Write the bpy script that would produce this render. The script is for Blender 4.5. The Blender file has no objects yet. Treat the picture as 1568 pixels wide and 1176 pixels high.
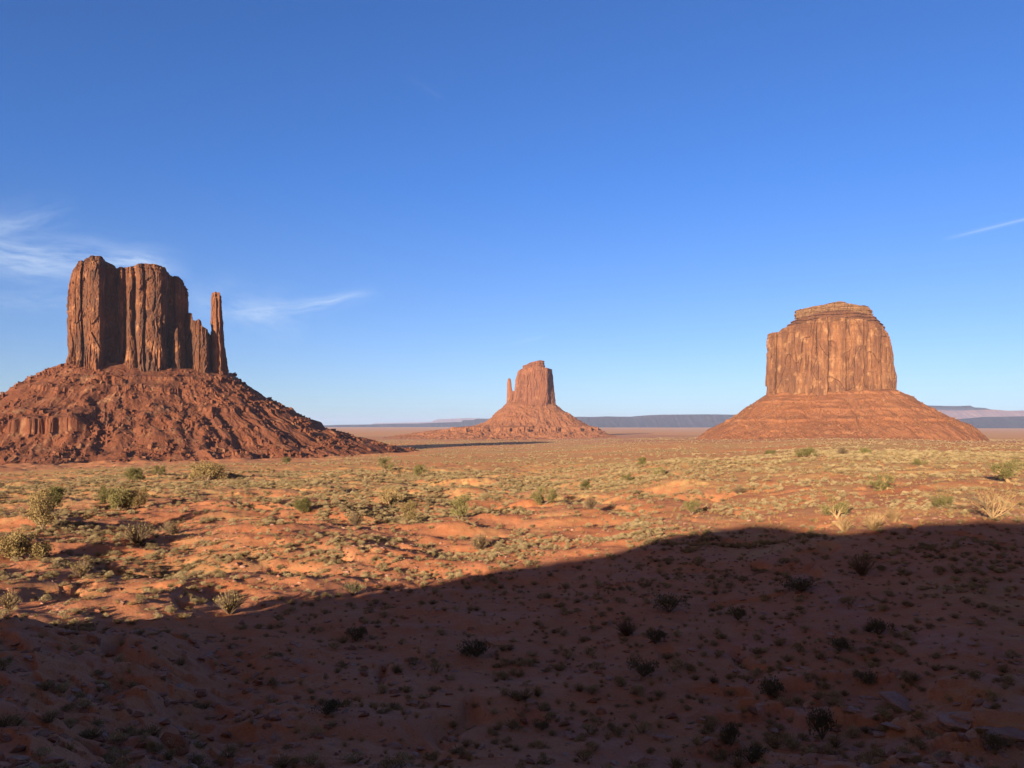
import bpy, math, random
import numpy as np

R = math.radians
SC = bpy.context.scene
C = SC.collection
random.seed(7)
RNG = np.random.default_rng(7)

# ------------------------------------------------------------------ camera, sky, sun, exposure
F = 1150.0            # focal length in photo pixels (photo 1568 x 1176)
HZ = 650.0            # photo row of the level horizon
cam = bpy.data.objects.new('camera', bpy.data.cameras.new('camera'))
C.objects.link(cam)
cam.location = (0, 0, 0)
cam.rotation_euler = (R(90), 0, 0)
cam.data.sensor_width = 36
cam.data.lens = F / 1568 * 36
cam.data.shift_y = (HZ - 588) / 1568
cam.data.clip_start = 0.3
cam.data.clip_end = 200000
SC.camera = cam

SUN_AZ = 27.4         # compass direction the shadows fall, clockwise from +Y
SUN_EL = 11.5
az, el = R(SUN_AZ), R(SUN_EL)
sun = bpy.data.objects.new('sun', bpy.data.lights.new('sun', 'SUN'))
C.objects.link(sun)
sun.data.energy = 5.0
sun.data.angle = R(0.55)
sun.data.color = (1.0, 0.87, 0.66)
sun.rotation_euler = (R(90 - SUN_EL), 0, -az)   # lamp looks along -Z
SC.view_settings.view_transform = 'Standard'
SC.view_settings.look = 'None'
SC.view_settings.exposure = 1.45
SC.view_settings.gamma = 1

world = bpy.data.worlds.new('World')
SC.world = world
world.use_nodes = True


class NT:
    """small helper for node trees"""
    def __init__(self, tree):
        self.t = tree
        tree.nodes.clear()

    def n(self, typ, ins=None, **props):
        nd = self.t.nodes.new(typ)
        for k, v in props.items():
            setattr(nd, k, v)
        for k, v in (ins or {}).items():
            s = nd.inputs[k]
            if hasattr(v, 'is_output') or isinstance(v, bpy.types.NodeSocket):
                self.t.links.new(v, s)
            elif isinstance(v, bpy.types.Node):
                self.t.links.new(v.outputs[0], s)
            else:
                s.default_value = v
        return nd

    def m(self, op, a, b=0.0, c=0.0):
        return self.n('ShaderNodeMath', {0: a, 1: b, 2: c}, operation=op)

    def mix(self, f, a, b, blend='MIX'):
        nd = self.n('ShaderNodeMix', {0: f, 6: a, 7: b}, data_type='RGBA', blend_type=blend)
        return nd.outputs[2]

    def ramp(self, fac, stops, interp='LINEAR'):
        nd = self.n('ShaderNodeValToRGB', {0: fac})
        cr = nd.color_ramp
        cr.interpolation = interp
        while len(cr.elements) < len(stops):
            cr.elements.new(0.5)
        for e, (p, c) in zip(cr.elements, stops):
            e.position = p
            e.color = (c, c, c, 1) if not hasattr(c, '__len__') else (*c, 1)
        return nd.outputs[0]

    def noise(self, vec, scale, detail=4, rough=0.55, **kw):
        return self.n('ShaderNodeTexNoise', {'Vector': vec, 'Scale': scale, 'Detail': detail, 'Roughness': rough}, **kw).outputs[0]

    def scaled(self, vec, s):
        return self.n('ShaderNodeMapping', {'Vector': vec, 'Scale': s}).outputs[0]


def build_world():
    g = NT(world.node_tree)
    sky = g.n('ShaderNodeTexSky', sky_type='NISHITA', sun_disc=False, sun_elevation=el, sun_rotation=R(180 + SUN_AZ),
              altitude=1700, air_density=1.0, dust_density=0.6, ozone_density=3.0)
    tc = g.n('ShaderNodeTexCoord').outputs['Generated']
    sep = g.n('ShaderNodeSeparateXYZ', {0: tc})
    x, y, z = sep.outputs
    ys = g.m('MAXIMUM', y, 0.05)
    X = g.m('DIVIDE', x, ys)
    Z = g.m('DIVIDE', z, ys)
    v = g.n('ShaderNodeCombineXYZ', {0: X, 1: Z}).outputs[0]
    wv = g.n('ShaderNodeVectorMath', {0: g.n('ShaderNodeTexNoise', {'Vector': v, 'Scale': 5.0, 'Detail': 3}).outputs[1], 1: (0.5, 0.5, 0.5)}, operation='SUBTRACT')
    wv = g.n('ShaderNodeVectorMath', {0: wv, 'Scale': 0.05}, operation='SCALE')
    vw = g.n('ShaderNodeVectorMath', {0: v, 1: wv}, operation='ADD').outputs[0]

    def wisp(x0, y0, x1, y1, wid, amp, warp=True, fibre=1.0):
        # a streak of cirrus between two sky directions
        ax, az_ = (x0 - 784) / F, (HZ - y0) / F
        bx, bz = (x1 - 784) / F, (HZ - y1) / F
        L = math.hypot(bx - ax, bz - az_)
        ang = math.atan2(bz - az_, bx - ax)
        mp = g.n('ShaderNodeMapping', {'Vector': vw if warp else v, 'Location': (ax, az_, 0), 'Rotation': (0, 0, ang), 'Scale': (L, wid / F, 1)}, vector_type='TEXTURE')
        s = g.n('ShaderNodeSeparateXYZ', {0: mp})
        along = g.m('MULTIPLY', g.m('SUBTRACT', s.outputs[0], 0.5), 2.0)
        fa = g.m('MAXIMUM', g.m('SUBTRACT', 1.0, g.m('POWER', g.m('ABSOLUTE', along), 2.5)), 0.0)
        fb = g.m('POWER', 2.718, g.m('MULTIPLY', g.m('POWER', g.m('ABSOLUTE', s.outputs[1]), 1.6), -1.0))
        o = g.m('MULTIPLY', fa, fb)
        if fibre:
            nz = g.noise(g.n('ShaderNodeMapping', {'Vector': mp, 'Scale': (2.2, 0.8, 1), 'Location': (x0 * .1, y0, 0)}), 1.6, 6, 0.62)
            o = g.m('MULTIPLY', o, g.ramp(nz, [(0.33, 0.0), (0.72, 1.0)]))
        return g.m('MULTIPLY', o, amp)
    ws = [wisp(-160, 362, 130, 322, 22, 0.24), wisp(-140, 352, 300, 428, 26, 0.42), wisp(-80, 388, 180, 420, 18, 0.28),
          wisp(150, 396, 250, 412, 9, 0.3), wisp(-60, 455, 130, 455, 16, 0.16),
          wisp(270, 452, 480, 492, 28, 0.26), wisp(330, 482, 580, 455, 9, 0.26), wisp(400, 466, 600, 454, 6, 0.16),
          wisp(1440, 368, 1640, 318, 2.2, 0.18, False, 0), wisp(780, 527, 842, 513, 2.2, 0.16, False, 0.4),
          wisp(620, 115, 690, 158, 3, 0.04, False, 1)]
    tot = ws[0]
    for w in ws[1:]:
        tot = g.m('ADD', tot, w)
    tot = g.m('MULTIPLY', g.m('MINIMUM', g.m('MULTIPLY', tot, 1.4), 0.75), g.m('GREATER_THAN', y, 0.1))
    # clear blue away from the sun; unseen sunward sky tinted red to warm the shade
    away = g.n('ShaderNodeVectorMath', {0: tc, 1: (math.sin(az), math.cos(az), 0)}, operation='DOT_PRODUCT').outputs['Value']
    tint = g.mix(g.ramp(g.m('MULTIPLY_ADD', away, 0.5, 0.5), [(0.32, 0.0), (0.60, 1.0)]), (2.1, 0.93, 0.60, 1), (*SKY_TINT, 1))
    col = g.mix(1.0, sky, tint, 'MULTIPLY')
    # dust near the horizon evens the colour out
    hz = g.ramp(g.m('ABSOLUTE', z), [(0.0, 0.62), (0.10, 0.34), (0.30, 0.0)])
    lum = g.n('ShaderNodeRGBToBW', {0: col}).outputs[0]
    pal = g.mix(1.0, g.mix(g.ramp(g.m('MULTIPLY_ADD', away, 0.5, 0.5), [(0.32, 0.0), (0.60, 1.0)]), (1.3, 0.95, 0.7, 1), (0.84, 1.0, 1.08, 1)), lum, 'MULTIPLY')  # unseen sunward side tinted warm here too
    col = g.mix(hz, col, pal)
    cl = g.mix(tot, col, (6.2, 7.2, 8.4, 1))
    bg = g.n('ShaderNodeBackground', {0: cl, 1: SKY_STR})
    g.n('ShaderNodeOutputWorld', {0: bg})


SKY_TINT = (0.64, 0.97, 1.52)
SKY_STR = 0.046
build_world()

# ------------------------------------------------------------------ numpy noise


def _h(ix, iy, seed):
    h = (ix.astype(np.int64) * 374761393 + iy.astype(np.int64) * 668265263 + seed * 974634777) & 0xFFFFFFFF
    h = ((h ^ (h >> 13)) * 1274126177) & 0xFFFFFFFF
    h = h ^ (h >> 16)
    return h


def per(x, y, seed=0):
    """2-D gradient noise, about -1..1"""
    x = np.asarray(x, float); y = np.asarray(y, float)
    x, y = np.broadcast_arrays(x, y)
    ix = np.floor(x); iy = np.floor(y)
    fx = x - ix; fy = y - iy
    u = fx * fx * fx * (fx * (fx * 6 - 15) + 10); v = fy * fy * fy * (fy * (fy * 6 - 15) + 10)

    def gr(dx, dy):
        a = (_h(ix + dx, iy + dy, seed) & 0xFFFF) * (2 * math.pi / 65536)
        return np.cos(a) * (fx - dx) + np.sin(a) * (fy - dy)
    a = gr(0, 0); b = gr(1, 0); c = gr(0, 1); d = gr(1, 1)
    return 1.5 * ((a + (b - a) * u) * (1 - v) + (c + (d - c) * u) * v)


def fbm(x, y, o=4, seed=0, g=0.5):
    s = 0; a = 1; t = 0
    for i in range(o):
        s = s + a * per(x, y, seed + i * 17); t += a
        x = x * 2.03 + 11.3; y = y * 2.03 - 7.1; a *= g
    return s / t


def ridge(x, y, o=4, seed=0, g=0.5):
    s = 0; a = 1; t = 0
    for i in range(o):
        s = s + a * (1 - np.abs(per(x, y, seed + i * 13)) * 1.6); t += a
        x = x * 2.1 + 3.3; y = y * 2.1 - 5.7; a *= g
    return s / t


def sst(a, b, x):
    t = np.clip((x - a) / (b - a), 0, 1)
    return t * t * (3 - 2 * t)


# ------------------------------------------------------------------ terrain height
SX, SY = math.sin(az), math.cos(az)
T_PX = np.array([0, 200, 350, 784, 1100, 1300, 1500.])
T_AZ = np.arctan((T_PX - 784) / F)
T_D = np.array([1.5, 5, 14, 22, 30, 40, 46, 53, 60, 80, 110, 150, 200, 260, 400, 700, 1100, 2000, 3500, 8000, 70000.])
T_Z = np.array([
    [-1.7, -3.6, -6.9, -8.8, -9.9, -10.1, -9.9, -11.9, -12.5, -12.3, -12.4, -13.3, -15.2, -18, -24, -36, -50, -60, -68, -72, -72],
    [-1.7, -3.8, -7.4, -9.6, -11.2, -11.7, -11.7, -12.9, -13.1, -12.7, -12.5, -13.2, -15.0, -17.4, -23, -35, -50, -60, -68, -72, -72],
    [-1.7, -4.0, -8.4, -10.8, -12.6, -13.4, -13.5, -13.7, -13.7, -13.1, -12.6, -13.2, -14.8, -17.2, -22.5, -34, -49, -58, -67, -72, -72],
    [-1.7, -4.0, -8.6, -11.0, -13.2, -14.2, -14.4, -14.5, -14.6, -14.3, -13.8, -14.3, -15.8, -18.0, -23, -31.5, -42, -57, -66, -70, -72],
    [-1.7, -4.0, -8.6, -11.0, -13.2, -13.8, -13.8, -13.7, -13.6, -12.8, -11.8, -10.8, -9.7, -12.0, -17.5, -26, -33, -39, -56, -70, -72],
    [-1.7, -3.9, -8.4, -10.7, -12.7, -13.2, -13.0, -12.8, -12.5, -11.2, -9.9, -8.8, -8.1, -9.4, -13, -20, -25, -33, -52, -70, -72],
    [-1.7, -3.8, -8.0, -10.2, -11.7, -11.8, -11.6, -11.3, -11.0, -9.9, -8.8, -8.2, -8.1, -9.2, -13, -20, -27, -38, -56, -70, -72]])
T_LD = np.log(T_D)


def base_h(x, y):
    d = np.hypot(x, y)
    a = np.arctan2(x, y)
    ld = np.log(np.maximum(d, 1.5))
    # smooth cell position along distance
    i = np.clip(np.searchsorted(T_LD, ld) - 1, 0, len(T_D) - 2)
    t = np.clip((ld - T_LD[i]) / (T_LD[i + 1] - T_LD[i]), 0, 1)
    ac = np.clip(a, T_AZ[0], T_AZ[-1])
    j = np.clip(np.searchsorted(T_AZ, ac) - 1, 0, len(T_AZ) - 2)
    s = (ac - T_AZ[j]) / (T_AZ[j + 1] - T_AZ[j])
    s = s * s * (3 - 2 * s)

    def cub(jj):
        # monotone-ish cubic (catmull-rom tangents, limited)
        z = T_Z[jj, i]; z1 = T_Z[jj, i + 1]
        h = T_LD[i + 1] - T_LD[i]
        im = np.maximum(i - 1, 0); ip = np.minimum(i + 2, len(T_D) - 1)
        s0 = (z - T_Z[jj, im]) / np.maximum(T_LD[i] - T_LD[im], 1e-6)
        s1 = (z1 - z) / h
        s2 = (T_Z[jj, ip] - z1) / np.maximum(T_LD[ip] - T_LD[i + 1], 1e-6)
        m0 = np.where(im == i, s1, (s0 + s1) / 2) * h
        m1 = np.where(ip == i + 1, s1, (s1 + s2) / 2) * h
        t2 = t * t; t3 = t2 * t
        return (2 * t3 - 3 * t2 + 1) * z + (t3 - 2 * t2 + t) * m0 + (-2 * t3 + 3 * t2) * z1 + (t3 - t2) * m1
    return cub(j) * (1 - s) + cub(j + 1) * s


MOUNDS = np.zeros((0, 6))


def front_h(x, y):
    d = np.hypot(x, y)
    z = base_h(x, y)
    near = sst(4, 30, d)
    far = 1 - sst(1200, 3000, d)
    mid = sst(35, 80, d) * (1 - sst(250, 700, d))
    left = 1 - sst(-0.02, 0.35, np.arctan2(x, y))
    # broad swells and hollows across the valley floor
    z = z + mid * (0.42 + 0.75 * left) * 1.85 * fbm(x / 26 + 3.1, y / 17 - 1.7, 3, 5)
    z = z + near * far * 2.2 * sst(300, 900, d) * fbm(x / 160, y / 160, 3, 9)
    hum = fbm(x / 7.5, y / 6.0, 3, 21)
    z = z + near * (1 - sst(500, 900, d)) * 0.42 * (0.4 + 0.9 * left) * np.maximum(hum + 0.1, -0.25)
    h2 = fbm(x / 3.4 + 5.5, y / 2.9, 3, 23)
    z = z + near * (1 - sst(300, 600, d)) * 0.30 * (0.55 + 0.6 * left) * np.maximum(h2, -0.1) * sst(40, 60, d)
    # red mounds at the toe of the left skirt
    z = z + 7.5 * sst(620, 820, d) * (1 - sst(1300, 1700, d)) * (1 - sst(-0.28, -0.12, np.arctan2(x, y))) * np.maximum(fbm(x / 62, y / 48, 4, 25), -0.1)
    for (mx, my, mh, ra, rb, th) in MOUNDS:
        c_, s_ = math.cos(th), math.sin(th)
        p_ = ((x - mx) * c_ + (y - my) * s_) / ra; q_ = (-(x - mx) * s_ + (y - my) * c_) / rb
        rr_ = p_ * p_ + q_ * q_
        near_ = rr_ < 9
        if near_.any():
            z = z + np.where(near_, mh * np.exp(-rr_) * (1 + 0.5 * hum), 0)
    # cut banks and rills
    r = ridge(x / 19 + 0.3 * per(x / 6, y / 6, 3), y / 19, 3, 31)
    z = z - near * (1 - sst(200, 500, d)) * 0.55 * sst(0.78, 0.97, r)
    z = z + 0.10 * near * (1 - sst(150, 400, d)) * fbm(x / 1.6, y / 1.6, 3, 41)
    # rocky slope lower left and ledges lower right
    u = x / np.maximum(y, 1e-3)
    rk = (1 - sst(-0.42, -0.12, u)) * (1 - sst(44, 50, d)) * near
    z = z + rk * (0.42 * fbm(x / 2.4, y / 2.4, 4, 51) + 0.18 * sst(0.05, 0.25, per(x / 1.3, y / 0.9, 77)))
    rr = sst(0.18, 0.32, u) * (1 - sst(38, 48, d)) * near
    st = fbm(x / 5, y / 3.2, 3, 61)
    z = z + rr * (0.38 * sst(0.0, 0.06, st) + 0.25 * sst(0.2, 0.25, st) + 0.10 * fbm(x / .8, y / .8, 3, 63) - 0.2)
    return z


def project(x, y, z):
    return 784 + F * x / y, HZ - F * z / y


def ground(px, py, hf=None):
    """first point where the sight line of photo pixel (px, py) meets the ground"""
    hf = hf or H
    px = np.atleast_1d(np.asarray(px, float)); py = np.atleast_1d(np.asarray(py, float))
    dx = (px - 784) / F; dz = (HZ - py) / F
    Y = np.full(px.shape, 8.0)
    done = np.zeros(px.shape, bool); lo = Y.copy(); hi = Y.copy()
    for k in range(900):
        Yn = Y * 1.006
        hit = (~done) & (dz * Yn < hf(dx * Yn, Yn))
        lo = np.where(hit, Y, lo); hi = np.where(hit, Yn, hi)
        done |= hit
        Y = np.where(done, Y, Yn)
        if done.all():
            break
    for k in range(12):
        m = (lo + hi) / 2
        below = dz * m < hf(dx * m, m)
        hi = np.where(below, m, hi); lo = np.where(below, lo, m)
    Y = np.where(done, hi, 2500)
    return dx * Y, Y


# knolls on the sunlit flank, long axis across the slope: px, py, height, half length, half width, turn
_M = [(340, 752, 1.9, 9, 5, .2), (550, 732, 2.3, 13, 5, .5), (640, 722, 2.6, 16, 6, .4), (720, 738, 2.2, 12, 5, -.3), (800, 728, 2.4, 14, 6, .2), (880, 745, 1.7, 10, 4, .3), (830, 772, 1.3, 6, 3, .3),
      (530, 796, 1.2, 4, 2.6, .2), (620, 768, 1.2, 6, 3, .5), (700, 808, .9, 5, 2.5, .2), (245, 826, .8, 4, 2.2, .4), (150, 842, 1.0, 5, 2.4, .3), (60, 866, 1.0, 4, 2.2, .3), (320, 868, 1.0, 4, 2.4, .6), (190, 886, .8, 3.4, 1.8, .2),
      (420, 830, .8, 4, 2.5, .4), (470, 752, 1.3, 8, 4, .2), (960, 760, 1.3, 8, 3.5, .1), (1040, 742, 1.3, 8, 4, -.5), (20, 800, 1.0, 6, 3, .2), (560, 852, .7, 4, 2, .3), (760, 780, .9, 5, 2.6, .3),
      (190, 898, -1.3, 3.0, 4.5, .3), (625, 748, -1.8, 6, 9, .3), (900, 768, -1.5, 4, 5, .2), (385, 760, -1.3, 6, 5, .2), (255, 868, -1.2, 3.5, 4.5, .2), (765, 722, -1.8, 8, 11, .2), (860, 724, -1.8, 8, 11, .2), (90, 905, -1.1, 2.5, 3.5, .2),
      (330, 905, -.9, 2.5, 3, .2), (700, 760, -1.2, 4, 6, .3), (560, 745, -1.6, 5, 7, .3), (960, 775, -1.2, 3.5, 5, .2), (1010, 750, -1.5, 5, 8, .2), (450, 870, -.8, 3, 3.5, .2), (790, 800, -.9, 4, 4, .2), (240, 800, -1.0, 4, 5, .2)]
_M += [(1150, 742, 1.2, 7, 3.5, -.7), (1240, 728, .9, 6, 3, .1), (1420, 745, .8, 6, 3, .2), (1090, 760, -1.1, 3, 7, -.5)]
_gx, _gy = ground([m_[0] for m_ in _M], [m_[1] for m_ in _M], front_h)
MOUNDS = np.array([(gx_, gy_, m_[2], m_[3], m_[4], m_[5]) for gx_, gy_, m_ in zip(_gx, _gy, _M)])
MOUNDS[MOUNDS[:, 2] > 0, 2] *= 0.45

# rim of the mesa behind the camera: its crest height follows from where its shadow falls in the valley
EDGE = [(-150, 948), (-60, 946), (0, 944), (70, 944), (150, 948), (240, 955), (300, 952), (360, 944), (430, 932), (500, 918), (560, 905), (640, 888), (740, 876), (840, 862), (920, 850),
        (980, 836), (1040, 819), (1090, 812), (1150, 804), (1200, 806), (1250, 813), (1300, 815), (1350, 807), (1420, 801), (1500, 798), (1568, 797), (1700, 796)]
VR = -38.0
ex, ey = ground([e[0] for e in EDGE], [e[1] for e in EDGE], front_h)
eu = ex * SY - ey * SX
ev = ex * SX + ey * SY
eh = front_h(ex, ey) + (ev - VR) * math.tan(el)
_o = np.argsort(eu)
RU, RH = eu[_o], eh[_o]


def rim_h(u):
    h = np.interp(u, RU, RH)
    h = h - np.where(u < RU[0], np.minimum((RU[0] - u) * 0.25, 9), 0) + np.where(u > RU[-1], (u - RU[-1]) * 0.03, 0)
    h = h + 0.35 * fbm(u / 3.1, u * 0 + 0.7, 3, 95)
    return np.minimum(h, 22)


def H(x, y):
    z = front_h(x, y)
    u = x * SY - y * SX
    v = x * SX + y * SY
    top = rim_h(u)
    # bench behind and beside the viewpoint, climbing to the rim crest, then falling away behind it
    climb = -1.7 + (top + 1.7) * sst(-7, VR, v)
    plate = np.where(v < VR, top - 0.01 * (VR - v), climb)
    plate = np.where(v > VR, np.minimum(plate, top - (v - VR) * math.tan(el) - 0.3), plate)
    fall = np.maximum(sst(220, 800, -v), sst(150, 420, np.abs(u)))
    plate = plate * (1 - fall) - 60 * fall
    k = sst(0, -7, v) if False else 1 - sst(-7, 0, v)
    return z * (1 - k) + plate * k


# ------------------------------------------------------------------ mesh helpers
def mesh_np(name, V, Fc, mat=None, smooth=True, fsize=4, attrs=None):
    """V (n,3), Fc (m,fsize) int arrays -> mesh datablock"""
    V = np.ascontiguousarray(V, np.float32); Fc = np.ascontiguousarray(Fc, np.int32)
    me = bpy.data.meshes.new(name)
    me.vertices.add(len(V)); me.vertices.foreach_set('co', V.ravel())
    me.loops.add(Fc.size); me.loops.foreach_set('vertex_index', Fc.ravel())
    me.polygons.add(len(Fc))
    me.polygons.foreach_set('loop_start', np.arange(len(Fc), dtype=np.int32) * Fc.shape[1])
    me.polygons.foreach_set('loop_total', np.full(len(Fc), Fc.shape[1], np.int32))
    me.polygons.foreach_set('use_smooth', np.full(len(Fc), smooth))
    for k, a in (attrs or {}).items():
        at = me.attributes.new(k, 'FLOAT', 'POINT')
        at.data.foreach_set('value', np.ascontiguousarray(a, np.float32))
    me.update()
    me.validate()
    for mt in (mat if isinstance(mat, list) else [mat]):
        if mt:
            me.materials.append(mt)
    return me


def grid_faces(nr, nc, wrap=False):
    r = np.arange(nr - 1)[:, None]; c = np.arange(nc if wrap else nc - 1)[None, :]
    c2 = (c + 1) % nc
    return np.stack([r * nc + c, r * nc + c2, (r + 1) * nc + c2, (r + 1) * nc + c], -1).reshape(-1, 4)


def link(name, data, parent=None, loc=None, label=None, cat=None, group=None, kind=None):
    o = bpy.data.objects.new(name, data)
    C.objects.link(o)
    if parent is not None:
        o.parent = parent
    if loc is not None:
        o.location = loc
    for k, v in (('label', label), ('category', cat), ('group', group), ('kind', kind)):
        if v:
            o[k] = v
    return o


# ------------------------------------------------------------------ materials
def mat(name, fn):
    m = bpy.data.materials.new(name)
    m.use_nodes = True
    g = NT(m.node_tree)
    col, bump, rough = fn(g)
    ins = {'Base Color': col, 'Roughness': rough, 'Specular IOR Level': 0.15}
    if bump is not None:
        ins['Normal'] = bump
    b = g.n('ShaderNodeBsdfPrincipled', ins)
    g.n('ShaderNodeOutputMaterial', {0: b})
    return m


def bump(g, h, dist, strength=1.0, nrm=None):
    ins = {'Height': h, 'Distance': dist, 'Strength': strength}
    if nrm is not None:
        ins['Normal'] = nrm
    return g.n('ShaderNodeBump', ins).outputs[0]


def m_ground(g):
    p = g.n('ShaderNodeNewGeometry').outputs['Position']
    veg = g.n('ShaderNodeAttribute', attribute_name='veg').outputs['Fac']
    pale = g.n('ShaderNodeAttribute', attribute_name='pale').outputs['Fac']
    farp = g.n('ShaderNodeAttribute', attribute_name='farp').outputs['Fac']
    n1 = g.noise(p, 0.09, 5, 0.6)
    n2 = g.noise(p, 0.9, 5, 0.65)
    n3 = g.noise(p, 6.0, 4, 0.65)
    n4 = g.noise(p, 0.006, 5, 0.6)
    c = g.mix(g.ramp(n1, [(0.35, 0), (0.65, 1)]), (0.41, 0.138, 0.060, 1), (0.47, 0.190, 0.095, 1))
    c = g.mix(g.ramp(n2, [(0.38, 0), (0.72, 0.6)]), c, (0.35, 0.088, 0.032, 1))
    c = g.mix(g.ramp(n3, [(0.5, 0), (0.75, 0.45)]), c, (0.50, 0.21, 0.10, 1))
    c = g.mix(pale, c, g.mix(g.ramp(n2, [(0.35, 0), (0.65, 1)]), (0.36, 0.125, 0.070, 1), (0.45, 0.185, 0.115, 1)))
    # dry grass and low scrub tint
    vn = g.m('MULTIPLY', veg, g.ramp(g.noise(p, 0.55, 6, 0.7), [(0.38, 0.1), (0.62, 1.0)]))
    gc = g.mix(g.ramp(n2, [(0.3, 0), (0.7, 1)]), (0.38, 0.25, 0.095, 1), (0.54, 0.34, 0.14, 1))
    c = g.mix(vn, c, gc)
    # far plain: bands of green-grey scrub and red sand
    fc = g.mix(g.ramp(n4, [(0.42, 0), (0.58, 1)]), (0.62, 0.205, 0.065, 1), (0.50, 0.29, 0.095, 1))
    fn = g.noise(g.scaled(p, (0.004, 0.02, 0.01)), 1.0, 6, 0.65)
    fc = g.mix(g.ramp(fn, [(0.4, 0), (0.6, 0.8)]), fc, (0.62, 0.26, 0.09, 1))
    fc = g.mix(g.ramp(g.noise(p, 0.12, 5, 0.75), [(0.45, 0), (0.7, 0.55)]), fc, (0.24, 0.19, 0.09, 1))
    c = g.mix(farp, c, fc)
    b1 = bump(g, n2, 0.25, 0.6)
    b2 = bump(g, n3, 0.11, 0.9, b1)
    vo = g.n('ShaderNodeTexVoronoi', {'Vector': p, 'Scale': 7.0, 'Randomness': 1.0})
    grit = g.ramp(vo.outputs['Distance'], [(0.10, 1.0), (0.22, 0.0)])
    c = g.mix(g.m('MULTIPLY', grit, g.ramp(n1, [(0.4, 0.2), (0.6, 0.8)])), c, g.mix(g.ramp(vo.outputs['Color'], [(0.3, 0), (0.7, 1)]), (0.20, 0.07, 0.04, 1), (0.50, 0.25, 0.16, 1)))
    b2 = bump(g, grit, 0.05, 0.8, b2)
    b3 = bump(g, g.noise(p, 26, 3, 0.7), 0.03, 0.9, b2)
    return c, b3, 0.95


M_GROUND = mat('red_sand', m_ground)


def rock_mat(name, lo, hi, varnish, pale, streak=(0.09, 0.09, 0.006), strata=0.05, vamt=0.7, scale=1.0):
    def fn(g):
        p = g.n('ShaderNodeTexCoord').outputs['Object']
        s = g.scaled(p, tuple(v * scale for v in streak))
        st = g.noise(s, 1.0, 6, 0.6)
        big = g.noise(p, 0.012 * scale, 4, 0.6)
        c = g.mix(g.ramp(big, [(0.35, 0), (0.65, 1)]), (*lo, 1), (*hi, 1))
        c = g.mix(g.m('MULTIPLY', g.ramp(st, [(0.42, 0), (0.62, 1)]), vamt), c, (*varnish, 1))
        bigv = g.noise(g.scaled(p, (0.03 * scale, 0.03 * scale, 0.011 * scale)), 1.0, 6, 0.65)
        c = g.mix(g.m('MULTIPLY', g.ramp(bigv, [(0.46, 0), (0.58, 1)]), vamt * 0.8), c, (*varnish, 1))
        patch = g.noise(g.scaled(p, (0.05 * scale, 0.05 * scale, 0.035 * scale)), 1.0, 5, 0.65)
        c = g.mix(g.ramp(patch, [(0.55, 0), (0.68, 0.75)]), c, (*pale, 1))
        lay = g.noise(g.scaled(p, (0.004 * scale, 0.004 * scale, strata * 2.2 * scale)), 1.0, 5, 0.6)
        c = g.mix(g.ramp(lay, [(0.45, 0.0), (0.6, 0.4)]), c, (lo[0] * .75, lo[1] * .7, lo[2] * .7, 1))
        fine = g.noise(p, 0.35 * scale, 5, 0.7)
        c = g.mix(g.ramp(fine, [(0.4, 0.0), (0.75, 0.35)]), c, (lo[0] * .55, lo[1] * .5, lo[2] * .5, 1))
        b = bump(g, st, 4.0 / scale, 0.5)
        b = bump(g, fine, 2.2 / scale, 0.7, b)
        return c, b, 0.92
    return mat(name, fn)


def flat_rock(name, a, b_, sc=1.0, dist=0.05):
    def fn(g):
        p = g.n('ShaderNodeTexCoord').outputs['Object']
        oi = g.n('ShaderNodeObjectInfo').outputs['Random']
        n = g.noise(p, 1.3 * sc, 5, 0.6)
        n2 = g.noise(p, 7 * sc, 4, 0.7)
        c = g.mix(g.ramp(n, [(0.35, 0), (0.65, 1)]), (*a, 1), (*b_, 1))
        c = g.mix(g.m('MULTIPLY', oi, 0.5), c, (a[0] * .6, a[1] * .55, a[2] * .5, 1))
        c = g.mix(g.ramp(n2, [(0.45, 0), (0.7, 0.5)]), c, (a[0] * .5, a[1] * .5, a[2] * .5, 1))
        return c, bump(g, n2, dist, 0.8), 0.9
    return mat(name, fn)


def leaf_mat(name, a, b_, sc=3.0):
    def fn(g):
        p = g.n('ShaderNodeNewGeometry').outputs['Position']
        n = g.noise(p, sc, 3, 0.6)
        oi = g.n('ShaderNodeObjectInfo').outputs['Random']
        v = g.m('MULTIPLY_ADD', oi, 0.6, g.m('MULTIPLY', n, 0.8))
        c = g.mix(g.ramp(v, [(0.35, 0), (0.95, 1)]), (*a, 1), (*b_, 1))
        return c, None, 0.85
    return mat(name, fn)


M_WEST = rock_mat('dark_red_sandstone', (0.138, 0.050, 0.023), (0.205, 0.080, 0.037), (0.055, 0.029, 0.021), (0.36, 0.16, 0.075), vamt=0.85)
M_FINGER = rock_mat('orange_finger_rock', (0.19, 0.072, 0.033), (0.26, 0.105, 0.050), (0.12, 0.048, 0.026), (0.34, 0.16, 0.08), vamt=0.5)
M_WTAL = rock_mat('red_talus', (0.138, 0.043, 0.020), (0.180, 0.062, 0.030), (0.095, 0.034, 0.019), (0.25, 0.125, 0.065), streak=(0.03, 0.03, 0.03), strata=0.02, vamt=0.5)
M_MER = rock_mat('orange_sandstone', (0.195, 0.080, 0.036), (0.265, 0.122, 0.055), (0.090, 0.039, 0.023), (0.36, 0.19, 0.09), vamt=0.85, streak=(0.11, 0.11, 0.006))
M_MTAL = rock_mat('orange_talus', (0.205, 0.076, 0.032), (0.255, 0.102, 0.045), (0.14, 0.052, 0.028), (0.26, 0.12, 0.06), streak=(0.02, 0.02, 0.02), strata=0.03, vamt=0.4, scale=0.7)
M_CAP = rock_mat('pale_caprock', (0.19, 0.095, 0.048), (0.27, 0.15, 0.08), (0.11, 0.055, 0.03), (0.36, 0.22, 0.12), streak=(0.05, 0.05, 0.05), strata=0.12, vamt=0.5)
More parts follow.
